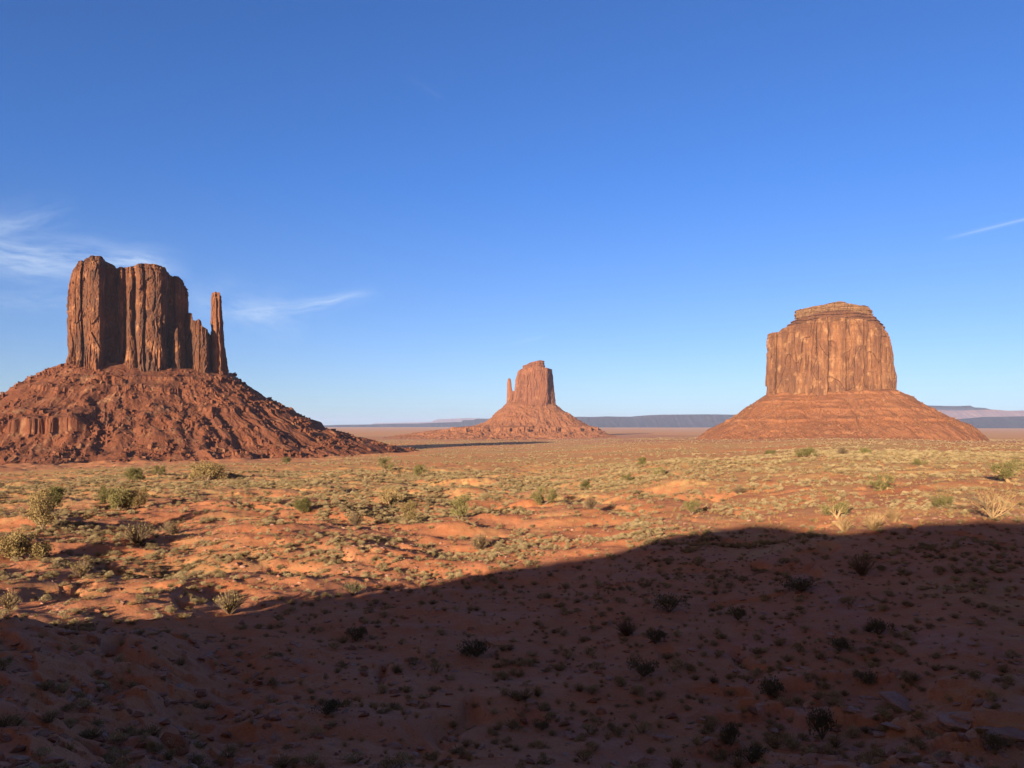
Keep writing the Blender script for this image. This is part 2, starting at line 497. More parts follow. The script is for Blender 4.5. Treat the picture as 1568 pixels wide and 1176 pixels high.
M_BAND = rock_mat('brown_ledges', (0.14, 0.060, 0.032), (0.19, 0.082, 0.042), (0.09, 0.04, 0.026), (0.26, 0.12, 0.06), streak=(0.01, 0.01, 0.25), strata=0.16, vamt=0.8)
M_EAST = rock_mat('far_red_sandstone', (0.215, 0.078, 0.036), (0.275, 0.112, 0.054), (0.12, 0.048, 0.030), (0.32, 0.15, 0.08), vamt=0.6, scale=0.7)
M_MESA = rock_mat('shade_dark_mesa_rock', (0.026, 0.019, 0.034), (0.045, 0.032, 0.044), (0.015, 0.015, 0.02), (0.10, 0.06, 0.05), streak=(0.004, 0.004, 0.02), strata=0.02, scale=0.3)  # near-black rock: cloud shade put into the base colour
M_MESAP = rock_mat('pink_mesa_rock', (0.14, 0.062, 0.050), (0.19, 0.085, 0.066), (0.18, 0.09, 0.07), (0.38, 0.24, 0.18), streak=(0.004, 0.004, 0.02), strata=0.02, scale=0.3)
M_SLAB = flat_rock('pink_grey_slab', (0.30, 0.150, 0.105), (0.42, 0.235, 0.165), 1.0, 0.04)
M_REDROCK = flat_rock('red_boulder', (0.22, 0.085, 0.05), (0.33, 0.15, 0.09), 1.0, 0.05)
M_SAGE = leaf_mat('sage_leaves', (0.185, 0.132, 0.066), (0.38, 0.275, 0.145))
M_YEL = leaf_mat('rabbitbrush_leaves', (0.24, 0.17, 0.06), (0.38, 0.26, 0.095))
M_DARK = leaf_mat('shade_dark_scrub_leaves', (0.065, 0.058, 0.032), (0.12, 0.10, 0.055))  # only for bushes standing in shade; the shade is put into the leaf colour
M_JUN = leaf_mat('juniper_leaves', (0.098, 0.082, 0.028), (0.18, 0.145, 0.055), 1.2)
M_JUNDRY = leaf_mat('dry_juniper_leaves', (0.17, 0.115, 0.045), (0.26, 0.175, 0.075), 1.2)
M_STEM = leaf_mat('grey_brown_stem', (0.11, 0.070, 0.045), (0.17, 0.11, 0.07))
M_PALESTEM = leaf_mat('pale_dead_wood', (0.21, 0.125, 0.060), (0.30, 0.185, 0.090))
M_GRASS = leaf_mat('dry_grass', (0.20, 0.125, 0.05), (0.32, 0.20, 0.08))

# ------------------------------------------------------------------ ground sheet


def build_ground():
    aF = np.linspace(R(-44), R(44), 1150)
    aB = np.linspace(R(44), R(316), 262)[1:-1]
    A = np.concatenate([aF, aB])
    r = np.concatenate([np.geomspace(0.6, 15, 60, endpoint=False), np.geomspace(15, 420, 520, endpoint=False),
                        np.geomspace(420, 5000, 190, endpoint=False), np.geomspace(5000, 75000, 36)])
    X = r[:, None] * np.sin(A)[None]; Y = r[:, None] * np.cos(A)[None]
    Z = H(X, Y)
    V = np.stack([X, Y, Z], -1).reshape(-1, 3)
    Fc = grid_faces(len(r), len(A), True)[:, ::-1]
    # close the centre
    V = np.vstack([V, [[0, 0, H(np.array([0.]), np.array([0.]))[0]]]])
    n = len(A); ctr = len(V) - 1
    x, y = V[:, 0], V[:, 1]
    veg, pale, farp = masks(x, y)
    me = mesh_np('ground', V, Fc, M_GROUND, True, attrs={'veg': veg, 'pale': pale, 'farp': farp})
    return link('ground', me, kind='structure', label='red sandy desert floor with scrub, rolling down from the rim to the plain')


def masks(x, y):
    d = np.hypot(x, y); a = np.arctan2(x, y)
    yy = np.maximum(y, 1e-3)
    px = np.where(y > 1, 784 + F * x / yy, 0)
    n = fbm(x / 22, y / 22, 4, 71)
    green = sst(110, 170, d + 40 * n)
    veg = np.clip(0.08 + 0.75 * green + 0.4 * sst(0.05, 0.4, n), 0, 1)
    veg = veg * (1 - 0.75 * sst(0.3, 0.5, fbm(x / 60 + 9, y / 60, 3, 77)))
    # bare orange terrace right of centre
    bare = np.exp(-(((x - 62) / 42) ** 2 + ((y - 225) / 30) ** 2) ** 2)
    veg = veg * (1 - 0.9 * bare)
    rightslope = sst(0.12, 0.25, a) * sst(70, 95, d) * (1 - sst(170, 210, d))
    veg = np.clip(veg + 0.12 * rightslope + 0.5 * rightslope * sst(-0.1, 0.3, fbm(x / 5 + y / 9, y / 30, 3, 78)), 0, 1)
    # pale stone surfaces in the foreground and the wash
    u = x / yy
    pale = (1 - sst(-0.42, -0.12, u)) * (1 - sst(42, 50, d)) * sst(-0.1, 0.25, fbm(x / 2, y / 2, 3, 81)) * 0.55
    pale = pale + sst(0.18, 0.32, u) * (1 - sst(36, 46, d)) * sst(0.0, 0.2, fbm(x / 4, y / 2.4, 3, 82)) * 0.85
    pale = pale + 0.35 * sst(0.1, 0.35, fbm(x / 9, y / 5, 3, 83)) * (1 - sst(60, 90, d))
    for (pts, wid) in TRAILS:
        dm = np.full(x.shape, 1e9)
        for (x0, y0), (x1, y1) in zip(pts[:-1], pts[1:]):
            ex_, ey_ = x1 - x0, y1 - y0
            t = np.clip(((x - x0) * ex_ + (y - y0) * ey_) / (ex_ * ex_ + ey_ * ey_), 0, 1)
            dm = np.minimum(dm, np.hypot(x - x0 - t * ex_, y - y0 - t * ey_))
        pale = pale + 0.8 * (1 - sst(wid * .5, wid * 1.3, dm + 0.5 * per(x / 2, y / 2, 5)))
    pale = np.clip(pale, 0, 1) * (y > 0)
    farp = sst(260, 520, d + 60 * n)
    toe = sst(560, 760, d + 120 * n) * (1 - sst(-0.30, -0.12, a)) * (1 - sst(1700, 2200, d))
    for (bx, by, r0, r1) in ((884, 2123, 520, 900), (105, 3898, 700, 1300)):
        toe = np.maximum(toe, 1 - sst(r0, r1, np.hypot(x - bx, y - by) + 260 * fbm(x / 180, y / 180, 3, 91)))
    farp = farp * (1 - 0.85 * toe); veg = veg * (1 - 0.75 * toe)
    return np.clip(veg, 0, 1), pale, farp


def trail(pts, w):
    gx, gy = ground([p[0] for p in pts], [p[1] for p in pts])
    return (list(zip(gx, gy)), w)


TRAILS = [trail([(1180, 850), (1230, 885), (1285, 920), (1320, 950), (1400, 975), (1480, 990), (1568, 1012)], 1.0),
          trail([(820, 1090), (870, 1110), (950, 1140), (1010, 1172)], 0.8),
          trail([(1110, 1000), (1160, 985), (1190, 965)], 1.6)]
GROUND = build_ground()

# ------------------------------------------------------------------ buttes


class Frame:
    """local frame of a butte: u to the right, w away from the camera, z up"""
    def __init__(self, px, D):
        self.a = math.atan((px - 784) / F); self.D = D

    def u(self, px):
        return self.D * np.tan(np.arctan((np.asarray(px, float) - 784) / F) - self.a)

    def z(self, px, py):
        u = self.u(px)
        return (HZ - np.asarray(py, float)) / F * (self.D * math.cos(self.a) - u * math.sin(self.a))

    def world(self, u, w):
        s, c = math.sin(self.a), math.cos(self.a)
        return u * c + (self.D + w) * s, (self.D + w) * c - u * s

    def empty(self, name, **kw):
        x, y = self.world(0, 0)
        o = link(name, None, loc=(x, y, 0), **kw)
        o.rotation_euler.z = -self.a
        return o


def cliff(fr, parent, name, m, left, right, top, base, depth, front=None, nc=620, nr=150, crack=3.0, lam=14.0, ledge=(0.0, 1.0, 1.0), flute=0.0, rough=1.5, seed=0, pw=0.5, w0=0.0, topr=0.06, recede=0.0, label=None, sink=22):
    """one wall of rock: left/right silhouettes as (px,py) from bottom to top, top and base profiles as (px,py), depth in metres"""
    L = np.array(left, float); Rr = np.array(right, float); Tp = np.array(top, float); Bs = np.array(base, float)
    uL, zL = fr.u(L[:, 0]), fr.z(L[:, 0], L[:, 1]); uR, zR = fr.u(Rr[:, 0]), fr.z(Rr[:, 0], Rr[:, 1])
    uT, zT = fr.u(Tp[:, 0]), fr.z(Tp[:, 0], Tp[:, 1]); uB, zB = fr.u(Bs[:, 0]), fr.z(Bs[:, 0], Bs[:, 1])
    ks = (fr.D + w0 - depth * 0.45) / fr.D; kt = (fr.D + w0 - depth * 0.85) / fr.D
    uL, uR = uL * ks, uR * ks; uT, uB, zT, zB = uT * kt, uB * kt, zT * kt, zB * kt
    tL = (zL - zL[0]) / (zL[-1] - zL[0]); tR = (zR - zR[0]) / (zR[-1] - zR[0])
    t = np.linspace(0, 1, nr)[:, None]
    nb = nc // 3
    a = np.concatenate([np.linspace(0, math.pi, nc), np.linspace(math.pi, 2 * math.pi, nb + 2)[1:-1]])[None, :]
    s = (1 - np.cos(a)) / 2
    ul = np.interp(t, tL, uL); ur = np.interp(t, tR, uR)
    u = ul + (ur - ul) * s
    zt = np.interp(u, uT, zT) ; zb = np.interp(u, uB, zB) - sink
    z = zb + (zt - zb) * t
    sn = np.sin(a); sg = np.where(sn >= 0, 1.0, -1.0)
    body = np.abs(sn) ** pw
    k = 1 - recede * t - topr * np.clip((t - 0.9) / 0.1, 0, 1) ** 2
    w = -sg * depth * body * k
    fr_mask = np.clip(sn * 3, 0, 1)
    if front is not None:
        Fp = np.array(front, float)
        uf = fr.u(Fp[:, 0]) * (fr.D + w0 - depth) / fr.D
        wob = u + 2.0 * per(u / 25, z / 60, seed + 3) + 1.2 * per(u / 9, z / 22, seed + 4)
        w = w - fr_mask * np.interp(wob, uf, Fp[:, 1])
    # displacement: vertical joints, fluting near the foot, ledges near the top, general roughness
    q = u + w * 0.9 * np.sign(np.cos(a)) * -1
    n1 = per(q / lam + 0.25 * per(q / 30, z / 45, seed), z / (lam * 9), seed + 1)
    n2 = per(q / (lam * 0.42), z / (lam * 3.2), seed + 2)
    n3 = fbm(q / 11, z / 26, 4, seed + 5)
    fc = fbm(q / (lam * 1.6) + 7.7, z / (lam * 3.4), 4, seed + 21, 0.6) * 4.2
    fq = (np.floor(fc) + sst(0.35, 0.65, fc - np.floor(fc))) / 4.5
    dsp = crack * (0.55 * n3 + 2.6 * fq - 1.7 * np.exp(-(n1 / 0.06) ** 2) * sst(-0.4, 0.2, per(q / 50, z / 50, seed + 23)) - 0.6 * np.exp(-(n2 / 0.09) ** 2) * sst(-0.1, 0.4, n3))
    # spalled alcoves with flat lit facets
    al = per(q / (lam * 1.7), z / (lam * 3.0), seed + 9)
    dsp = dsp - crack * 1.5 * sst(0.15, 0.20, al)
    if flute:
        fm = 1 - sst(0.10, 0.30, t + 0.06 * per(q / 20, q * 0 + 1.5, seed))
        dsp = dsp + fm * flute * (np.abs(per(q / 5.5, z / 40, seed + 7)) * 2.2 - 0.6 + 0.8 * (1 - t * 4))
    lz, lo, hi = ledge
    if lz:
        lm = sst(lo, min(lo + 0.06, 0.999), t) if lo < 1 else 0
        dsp = dsp + lm * lz * (np.sign(np.sin(z / hi * 2 * math.pi + 1.5 * per(q / 40, z * 0, seed + 8))) * 0.5 + fbm(q / 18, z / 3.0, 3, seed + 6))
    dsp = dsp + rough * fbm(q / 3.0, z / 4.0, 3, seed + 11)
    nu = -np.cos(a) * (1 - body * 0.75); nw = -sg * body
    nl = np.hypot(nu, nw) + 1e-6
    dm = np.minimum(1, t * 12 + 0.4)
    u = u + dsp * nu / nl * dm; w = w + dsp * nw / nl * dm
    z = z + 1.2 * fbm(q / 5, z * 0 + seed, 3, seed + 13) * sst(0.94, 1, t)
    w = w + w0
    rows = [np.stack([np.broadcast_to(u, z.shape), w, z], -1)]
    for f_ in (0.82, 0.5, 0.2, 0.0):
        rows.append(np.stack([u[-1:], (w[-1:] - w0) * f_ + w0, z[-1:] + (1 - f_) * 0.6 + 1.0 * fbm(u[-1:] / 6, w[-1:] * f_ / 6, 2, seed)], -1))
    V = np.concatenate(rows, 0)
    nrt, nct = V.shape[:2]
    me = mesh_np(name, V.reshape(-1, 3), grid_faces(nrt, nct, True), m, False)
    return link(name, me, parent, label=label)


def talus(fr, parent, name, m, inner, left, right, front, nc=1300, nr=300, amp=1.0, seed=0, ledge=None, dmax=420, gul=22.0, fill=None):
    """rubble skirt. inner=(pxL,pxR,depth) footprint it hugs; left/right silhouettes (px,py) outward; front [(distance, z)]"""
    uL0, uR0 = float(fr.u(inner[0])), float(fr.u(inner[1]))
    uc, ru, rw = (uL0 + uR0) / 2, (uR0 - uL0) / 2, inner[2]
    L = np.array(left, float); Rr = np.array(right, float); Fr = np.array(front, float)
    dL = uL0 - fr.u(L[:, 0]); zL = fr.z(L[:, 0], L[:, 1])
    dR = fr.u(Rr[:, 0]) - uR0; zR = fr.z(Rr[:, 0], Rr[:, 1])
    aF = np.linspace(-R(12), R(192), nc)
    aB = np.linspace(R(192), R(348), nc // 5)[1:-1]
    a = np.concatenate([aF, aB])[None, :]
    d = np.concatenate([np.linspace(-8, dmax * .5, int(nr * .65), endpoint=False), np.linspace(dmax * .5, dmax, nr - int(nr * .65))])[:, None]
    ca, sa = np.cos(a), np.sin(a)
    # superellipse footprint
    e = 0.65
    bu = np.sign(-ca) * np.abs(ca) ** e * ru; bw = -np.sign(sa) * np.abs(sa) ** e * rw
    U = uc + bu - ca * d; W = bw - sa * d
    wl = np.where(ca > 0, ca ** 2, 0); wr = np.where(ca < 0, ca ** 2, 0)
    wf = sa ** 2
    gn = 0.5 + 0.5 * fbm(a * 9 + 0.0 * d, d / 140 + 0 * a, 3, seed + 1)
    dd = np.maximum(d, 0) * (0.86 + 0.28 * gn)
    z0 = zL[0] + (zR[0] - zL[0]) * np.clip((uc + bu - uL0) / (uR0 - uL0), 0, 1)
    zf = np.interp(dd, Fr[:, 0], Fr[:, 1]) - Fr[0, 1] + z0
    de = np.maximum(d, 0)
    tail = -0.35
    zl = np.interp(de, dL, zL) + np.minimum(0, -(de - dL[-1])) * -tail * (de > dL[-1])
    zr = np.interp(de, dR, zR) + np.minimum(0, -(de - dR[-1])) * -tail * (de > dR[-1])
    z = wl * zl + wr * zr + wf * zf
    z = z + np.where(d < 0, -d * 0.25, 0)
    prof = sst(0, 25, d)
    edge = 1 - sst(dmax * .6, dmax, d)
    ang = a * (ru + rw) * 0.7
    # gullies and ribs running down the slope
    rib = ridge(ang / gul + 0.5 * per(U / 40, W / 40, seed), d / 230 + 0 * a, 3, seed + 2)
    sil = 0.35 + 0.65 * wf
    z = z + amp * prof * edge * sil * (9.0 * (rib - 0.62) * sst(0, 120, d))
    z = z + amp * edge * (5.0 * fbm(U / 34, W / 34, 4, seed + 3) * prof * sil + 0.5 * fbm(U / 6, W / 6, 3, seed + 4) * (0.3 + 0.7 * prof))
    # blocky outcrops
    ob = fbm(U / 17, W / 17, 3, seed + 6)
    rgh = 0.25 + 0.9 * sst(-0.15, 0.3, fbm(ang / 55, d / 60 + 0 * a, 3, seed + 31))
    z = z + amp * edge * prof * sil * rgh * (3.4 * sst(0.16, 0.22, ob) + 1.3 * fbm(U / 5.5, W / 5.5, 3, seed + 33))
    z = z + amp * 7.0 * sst(130, 300, d) * edge * fbm(U / 75, W / 55, 3, seed + 15)
    if ledge:
        for (zc, h, wdt, a0, a1) in ledge:
            am = sst(a0, a0 + 0.12, a) * (1 - sst(a1 - 0.12, a1, a))
            zz = zc + 5.0 * fbm(ang / 60, d * 0, 3, seed + 8)
            am = am * (0.15 + 0.85 * sst(-0.25, 0.1, fbm(ang / 45 + zc, d * 0, 3, seed + 18)))
            flt = 2.5 * np.abs(per(ang / 7, d / 200 + a * 0, seed + 12))
            # stretch: terrain within [zz-wdt, zz] is lifted into a vertical step of height h
            up = sst(zz - 0.9 + flt * .4, zz + 0.9 + flt * .4, z + 0 * d)
            ramp_ = np.clip((z - zz) / wdt, 0, 1)
            z = z + am * h * (up - ramp_)
    if fill is not None:
        z = fill(z, U, W, d, a)
    X, Y = fr.world(U, W)
    V = np.stack([U, W, z], -1)
    me = mesh_np(name, V.reshape(-1, 3), grid_faces(V.shape[0], V.shape[1], True)[:, ::-1], m, False)
    o = link(name, me, parent)
    return o, (U, W, z, X, Y)


def rubble(fr, parent, name, m, g, n, smin, smax, seed=0, amax=None, pwr=3.0):
    """countless fallen blocks on a skirt, one mesh"""
    U, W, z, X, Y = g
    rng = np.random.default_rng(seed)
    nrw, ncl = z.shape
    ok = z > H(X, Y) - 1
    ok[:, int(ncl * .84):] = False
    ii, jj = np.nonzero(ok)
    dens = 0.15 + sst(0.0, 0.35, fbm(U[ii, jj] / 45, W[ii, jj] / 45, 3, seed))
    # area weighting: row spacing is uniform, columns fan out
    dens = dens * (0.25 + ii / nrw) * (0.06 + sst(-0.05, 0.25, fbm(U[ii, jj] / 60, W[ii, jj] / 38, 3, seed + 3)))
    pick = rng.choice(len(ii), n, p=dens / dens.sum())
    ii, jj = ii[pick], jj[pick]
    P = np.stack([U[ii, jj], W[ii, jj], z[ii, jj]], -1) + rng.uniform(-.6, .6, (n, 3))
    s = smin + (smax - smin) * rng.random(n) ** pwr
    base = np.array([[-1, -1, -1], [1, -1, -1], [1, 1, -1], [-1, 1, -1], [-1, -1, 1], [1, -1, 1], [1, 1, 1], [-1, 1, 1.]])
    fcs = np.array([[0, 3, 2, 1], [4, 5, 6, 7], [0, 1, 5, 4], [1, 2, 6, 5], [2, 3, 7, 6], [3, 0, 4, 7]])
    B = base[None] * (0.5 * rng.uniform(0.6, 1.25, (n, 1, 3))) + rng.uniform(-.22, .22, (n, 8, 3))
    th = rng.uniform(0, 6.28, n); c, sn = np.cos(th), np.sin(th)
    tl = rng.uniform(-.5, .5, n)
    x = B[..., 0] * c[:, None] - B[..., 1] * sn[:, None]; y = B[..., 0] * sn[:, None] + B[..., 1] * c[:, None]
    zz = B[..., 2] + tl[:, None] * x
    V = np.stack([x, y, zz], -1) * s[:, None, None] + P[:, None, :]
    Fc = (fcs[None] + 8 * np.arange(n)[:, None, None]).reshape(-1, 4)
    me = mesh_np(name, V.reshape(-1, 3), Fc, m, False)
    o = link(name, me, parent, kind='stuff')
    return o


# --- left butte with its free-standing finger of rock
fw = Frame(205, 1400)
bw_ = fw.empty('butte', label='tall dark butte at far left with a slim rock finger rising beside its right side', cat='butte')
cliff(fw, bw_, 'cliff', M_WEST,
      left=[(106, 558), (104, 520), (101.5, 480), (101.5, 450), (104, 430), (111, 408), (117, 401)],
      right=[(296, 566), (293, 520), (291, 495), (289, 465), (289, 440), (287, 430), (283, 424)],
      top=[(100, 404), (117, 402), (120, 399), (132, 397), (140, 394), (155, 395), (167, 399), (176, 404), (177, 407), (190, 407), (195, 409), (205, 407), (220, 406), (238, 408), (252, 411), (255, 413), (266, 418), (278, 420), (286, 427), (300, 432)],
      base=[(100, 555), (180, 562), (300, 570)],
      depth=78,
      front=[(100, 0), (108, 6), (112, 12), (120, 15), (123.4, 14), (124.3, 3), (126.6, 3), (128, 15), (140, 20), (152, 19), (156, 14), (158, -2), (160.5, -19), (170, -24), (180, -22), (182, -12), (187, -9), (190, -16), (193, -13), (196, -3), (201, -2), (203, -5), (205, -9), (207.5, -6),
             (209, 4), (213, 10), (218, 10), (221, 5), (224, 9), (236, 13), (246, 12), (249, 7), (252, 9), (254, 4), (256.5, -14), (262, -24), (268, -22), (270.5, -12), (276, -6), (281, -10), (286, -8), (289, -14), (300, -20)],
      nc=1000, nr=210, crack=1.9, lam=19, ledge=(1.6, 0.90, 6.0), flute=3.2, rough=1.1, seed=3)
cliff(fw, bw_, 'pillar', M_WEST, left=[(192, 563), (192, 535), (196, 518)], right=[(212, 565), (211, 535), (208, 518)],
      top=[(190, 520), (197, 515), (202, 513), (208, 516), (212, 520)], base=[(190, 560), (214, 566)], depth=14, nc=160, nr=70, crack=.8, lam=7, flute=1.6, rough=.7, seed=14, w0=-72, topr=0.4, pw=.7)
cliff(fw, bw_, 'pillar', M_WEST, left=[(264, 568), (264, 540), (267, 512)], right=[(281, 570), (279, 540), (275, 508)],
      top=[(262, 512), (268, 506), (272, 501), (277, 508), (282, 514)], base=[(260, 566), (284, 572)], depth=16, nc=160, nr=70, crack=.8, lam=7, flute=1.6, rough=.7, seed=15, w0=-58, topr=0.4, pw=.7)
cliff(fw, bw_, 'shoulder', M_WEST,
      left=[(284, 572), (284, 520), (286, 480)], right=[(338, 578), (335, 550), (332, 530), (329, 514)],
      top=[(284, 474), (290, 476), (294, 479), (295.5, 490), (300, 492), (303, 489), (307, 492), (309, 501), (315, 504), (320, 507), (325, 512), (338, 520)],
      base=[(284, 569), (340, 579)], depth=46,
      front=[(284, -14), (290, -16), (294, -6), (298, 4), (303, 8), (307, 6), (310, 10), (316, 10), (319, 2), (321, -14), (328, -20), (334, -22)],
      nc=320, nr=130, crack=1.5, lam=11, flute=3.0, rough=1.0, seed=21, w0=-22)
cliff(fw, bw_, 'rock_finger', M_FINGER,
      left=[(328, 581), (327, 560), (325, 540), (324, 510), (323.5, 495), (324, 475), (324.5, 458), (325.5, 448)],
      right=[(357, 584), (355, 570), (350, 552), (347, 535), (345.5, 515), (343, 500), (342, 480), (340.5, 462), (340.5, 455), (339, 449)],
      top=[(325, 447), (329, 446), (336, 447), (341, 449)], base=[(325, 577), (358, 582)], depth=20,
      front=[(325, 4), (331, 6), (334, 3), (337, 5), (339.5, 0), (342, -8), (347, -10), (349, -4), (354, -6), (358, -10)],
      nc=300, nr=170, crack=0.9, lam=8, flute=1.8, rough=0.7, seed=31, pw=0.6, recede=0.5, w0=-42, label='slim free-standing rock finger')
tw, gw = talus(fw, bw_, 'talus_slope', M_WTAL, (106, 352, 72),
               left=[(104, 557), (72, 568), (45, 582), (20, 597), (0, 608), (-60, 640), (-110, 668), (-170, 700), (-240, 725)],
               right=[(354, 574), (372, 589), (395, 603), (410, 614), (440, 629), (462, 640), (486, 648), (492, 657), (530, 667), (566, 676), (600, 686), (640, 692)],
               front=[(0, 105), (30, 90), (70, 66), (110, 40), (150, 16), (172, 4), (200, -16), (240, -30), (290, -42), (360, -52), (460, -62)],
               nc=1700, nr=420, amp=1.0, seed=41, dmax=480, ledge=[(-9, 19, 36, -0.4, 1.42), (50, 5, 12, 0.2, 2.0), (68, 4, 9, 0.9, 2.6), (20, 5, 12, 1.5, 2.9)])
rubble(fw, bw_, 'rubble', M_WTAL, gw, 11000, 0.6, 6.5, seed=5, pwr=8)

# --- far central butte
fe = Frame(815, 3900)
be = fe.empty('butte', label='small faraway butte in the centre with a thin spike on its left shoulder', cat='butte')
cliff(fe, be, 'cliff', M_EAST,
      left=[(784.5, 619), (787, 598), (789, 578), (792, 569), (795, 566)], right=[(852, 622), (849.5, 601), (848, 585), (847, 574), (845, 565)],
      top=[(786, 569), (794, 566), (800, 564), (812, 563), (836, 563), (845, 564), (850, 566)], base=[(784, 616), (815, 620), (852, 620)], depth=95,
      front=[(784, 0), (806, 10), (809, 2), (820, 12), (838, 10), (842, -12), (846, -25), (852, -30)],
      nc=420, nr=110, crack=2.6, lam=26, flute=3, rough=1.5, seed=51)
cliff(fe, be, 'caprock', M_EAST, left=[(801, 566), (801, 559)], right=[(836.5, 566), (835, 560), (833.5, 552)],
      top=[(800, 559), (806, 558), (812, 555), (820, 553), (828, 551.3), (833, 552), (837, 556)], base=[(800, 564), (838, 564)], depth=70, nc=200, nr=40, crack=2, lam=30, ledge=(2.5, 0.05, 12.0), seed=55)
cliff(fe, be, 'shoulder', M_EAST, left=[(775.5, 621), (777, 600)], right=[(790, 621), (789, 598)], top=[(775, 598), (780, 597), (786, 599), (790, 598)], base=[(774, 618), (790, 618)], depth=35, nc=120, nr=40, crack=1.6, lam=14, seed=56)
cliff(fe, be, 'rock_spike', M_EAST, left=[(775.6, 612), (776.2, 596), (776.6, 583), (777.6, 580)], right=[(786.5, 612), (785, 598), (783.4, 590), (782.4, 583), (781.8, 580)],
      top=[(776, 580.5), (779.5, 579), (784, 581)], base=[(775, 610), (786, 610)], depth=16, nc=90, nr=70, crack=.6, lam=12, rough=.8, seed=57, recede=.4, w0=-10)
te, ge = talus(fe, be, 'talus_slope', M_MTAL, (778, 851, 88),
               left=[(776, 617), (768, 626), (758, 633), (752, 641), (742, 648), (725, 653), (700, 657), (660, 661), (620, 666), (560, 674)],
               right=[(852, 620), (862, 629), (872, 634), (885, 643), (900, 651), (912, 657), (928, 664), (945, 669), (970, 674)],
               front=[(0, 108), (60, 62), (120, 20), (160, -6), (200, -22), (260, -40), (340, -54), (440, -64), (700, -80)],
               nc=900, nr=240, amp=2.0, seed=61, dmax=760, gul=45.0, ledge=[(-30, 16, 26, 0.2, 3.0)])
rubble(fe, be, 'rubble', M_EAST, ge, 700, 3, 10, seed=6, pwr=5)

# --- right butte, broad with stepped cap
fm = Frame(1272, 2300)
bm = fm.empty('butte', label='broad block-shaped butte at right with stepped pale cap and smooth orange skirt', cat='butte')
cliff(fm, bm, 'cliff', M_MER,
      left=[(1170, 612), (1171, 590), (1172.5, 560), (1173, 530), (1174, 510)], right=[(1374, 606), (1374.5, 580), (1374, 560), (1371, 535), (1367, 515), (1360, 501)],
      top=[(1172, 509), (1190, 507), (1196, 503), (1215, 498), (1240, 493), (1262, 486), (1290, 487), (1320, 489), (1345, 493), (1358, 499), (1368, 512)], base=[(1168, 606), (1200, 600), (1260, 593), (1330, 594), (1376, 600)], depth=125,
      front=[(1170, 0), (1175, 4), (1186, 4), (1188, -6), (1196, -2), (1215, 6), (1240, 11), (1262, 14), (1267, 13), (1269, 3), (1272, 5), (1285, 8), (1294, 7), (1297, -3), (1300, 2), (1315, 5), (1322, 3), (1324, -6), (1327, -1), (1340, 1), (1349, -2), (1352, -14), (1356, -10), (1362, -14), (1374, -26)],
      nc=900, nr=200, crack=2.4, lam=22, flute=1.2, rough=1.0, seed=71, ledge=(1.4, 0.86, 9.0))
cliff(fm, bm, 'ledges', M_BAND,
      left=[(1191, 511), (1196, 502), (1203, 496), (1212, 490), (1217, 487)], right=[(1361, 504), (1355, 499), (1354, 489), (1347, 484), (1338, 478)],
      top=[(1190, 486), (1217, 486), (1240, 481), (1262, 476), (1290, 474), (1320, 477), (1338, 479), (1356, 482)], base=[(1190, 508), (1262, 492), (1362, 500)], depth=108, nc=500, nr=70, crack=1.2, lam=20, ledge=(4.2, 0.02, 9.0), rough=1.3, seed=75, recede=0.14)
cliff(fm, bm, 'caprock', M_CAP,
      left=[(1217, 489), (1218, 482), (1216, 479), (1216.5, 474)], right=[(1336, 481), (1334, 476), (1336.5, 472), (1334, 469)],
      top=[(1215, 474), (1225, 472.5), (1240, 470), (1262, 466.5), (1276, 463.5), (1284, 462), (1292, 462.5), (1300, 465), (1304, 464.5), (1318, 467), (1324, 466.5), (1335, 469), (1340, 470)], base=[(1215, 484), (1262, 477), (1338, 480)], depth=86, nc=420, nr=50, crack=2.2, lam=17, ledge=(3.0, 0.02, 11.0), rough=1.8, seed=79)
tm, gm = talus(fm, bm, 'talus_slope', M_MTAL, (1172, 1372, 118),
               left=[(1172, 606), (1163, 612), (1150, 622), (1140, 627), (1128, 637), (1112, 646), (1100, 652), (1088, 658), (1076, 667), (1058, 680), (1030, 700)],
               right=[(1373, 598), (1385, 604), (1398, 609), (1404, 615), (1414, 620), (1432, 629), (1452, 639), (1466, 645), (1482, 650), (1494, 658), (1508, 672), (1525, 690)],
               front=[(0, 112), (30, 98), (60, 78), (66, 74), (110, 48), (160, 24), (220, 2), (270, -14), (320, -28), (400, -42), (700, -70)],
               nc=1300, nr=320, amp=0.95, seed=81, dmax=680, gul=36.0, ledge=[(80, 6, 12, 0.5, 2.6), (60, 4, 9, 0.2, 2.0), (36, 5, 12, 1.0, 2.9), (8, 6, 14, 0.3, 2.8)])
rubble(fm, bm, 'rubble', M_MER, gm, 2500, 1.2, 5, seed=8, pwr=5)


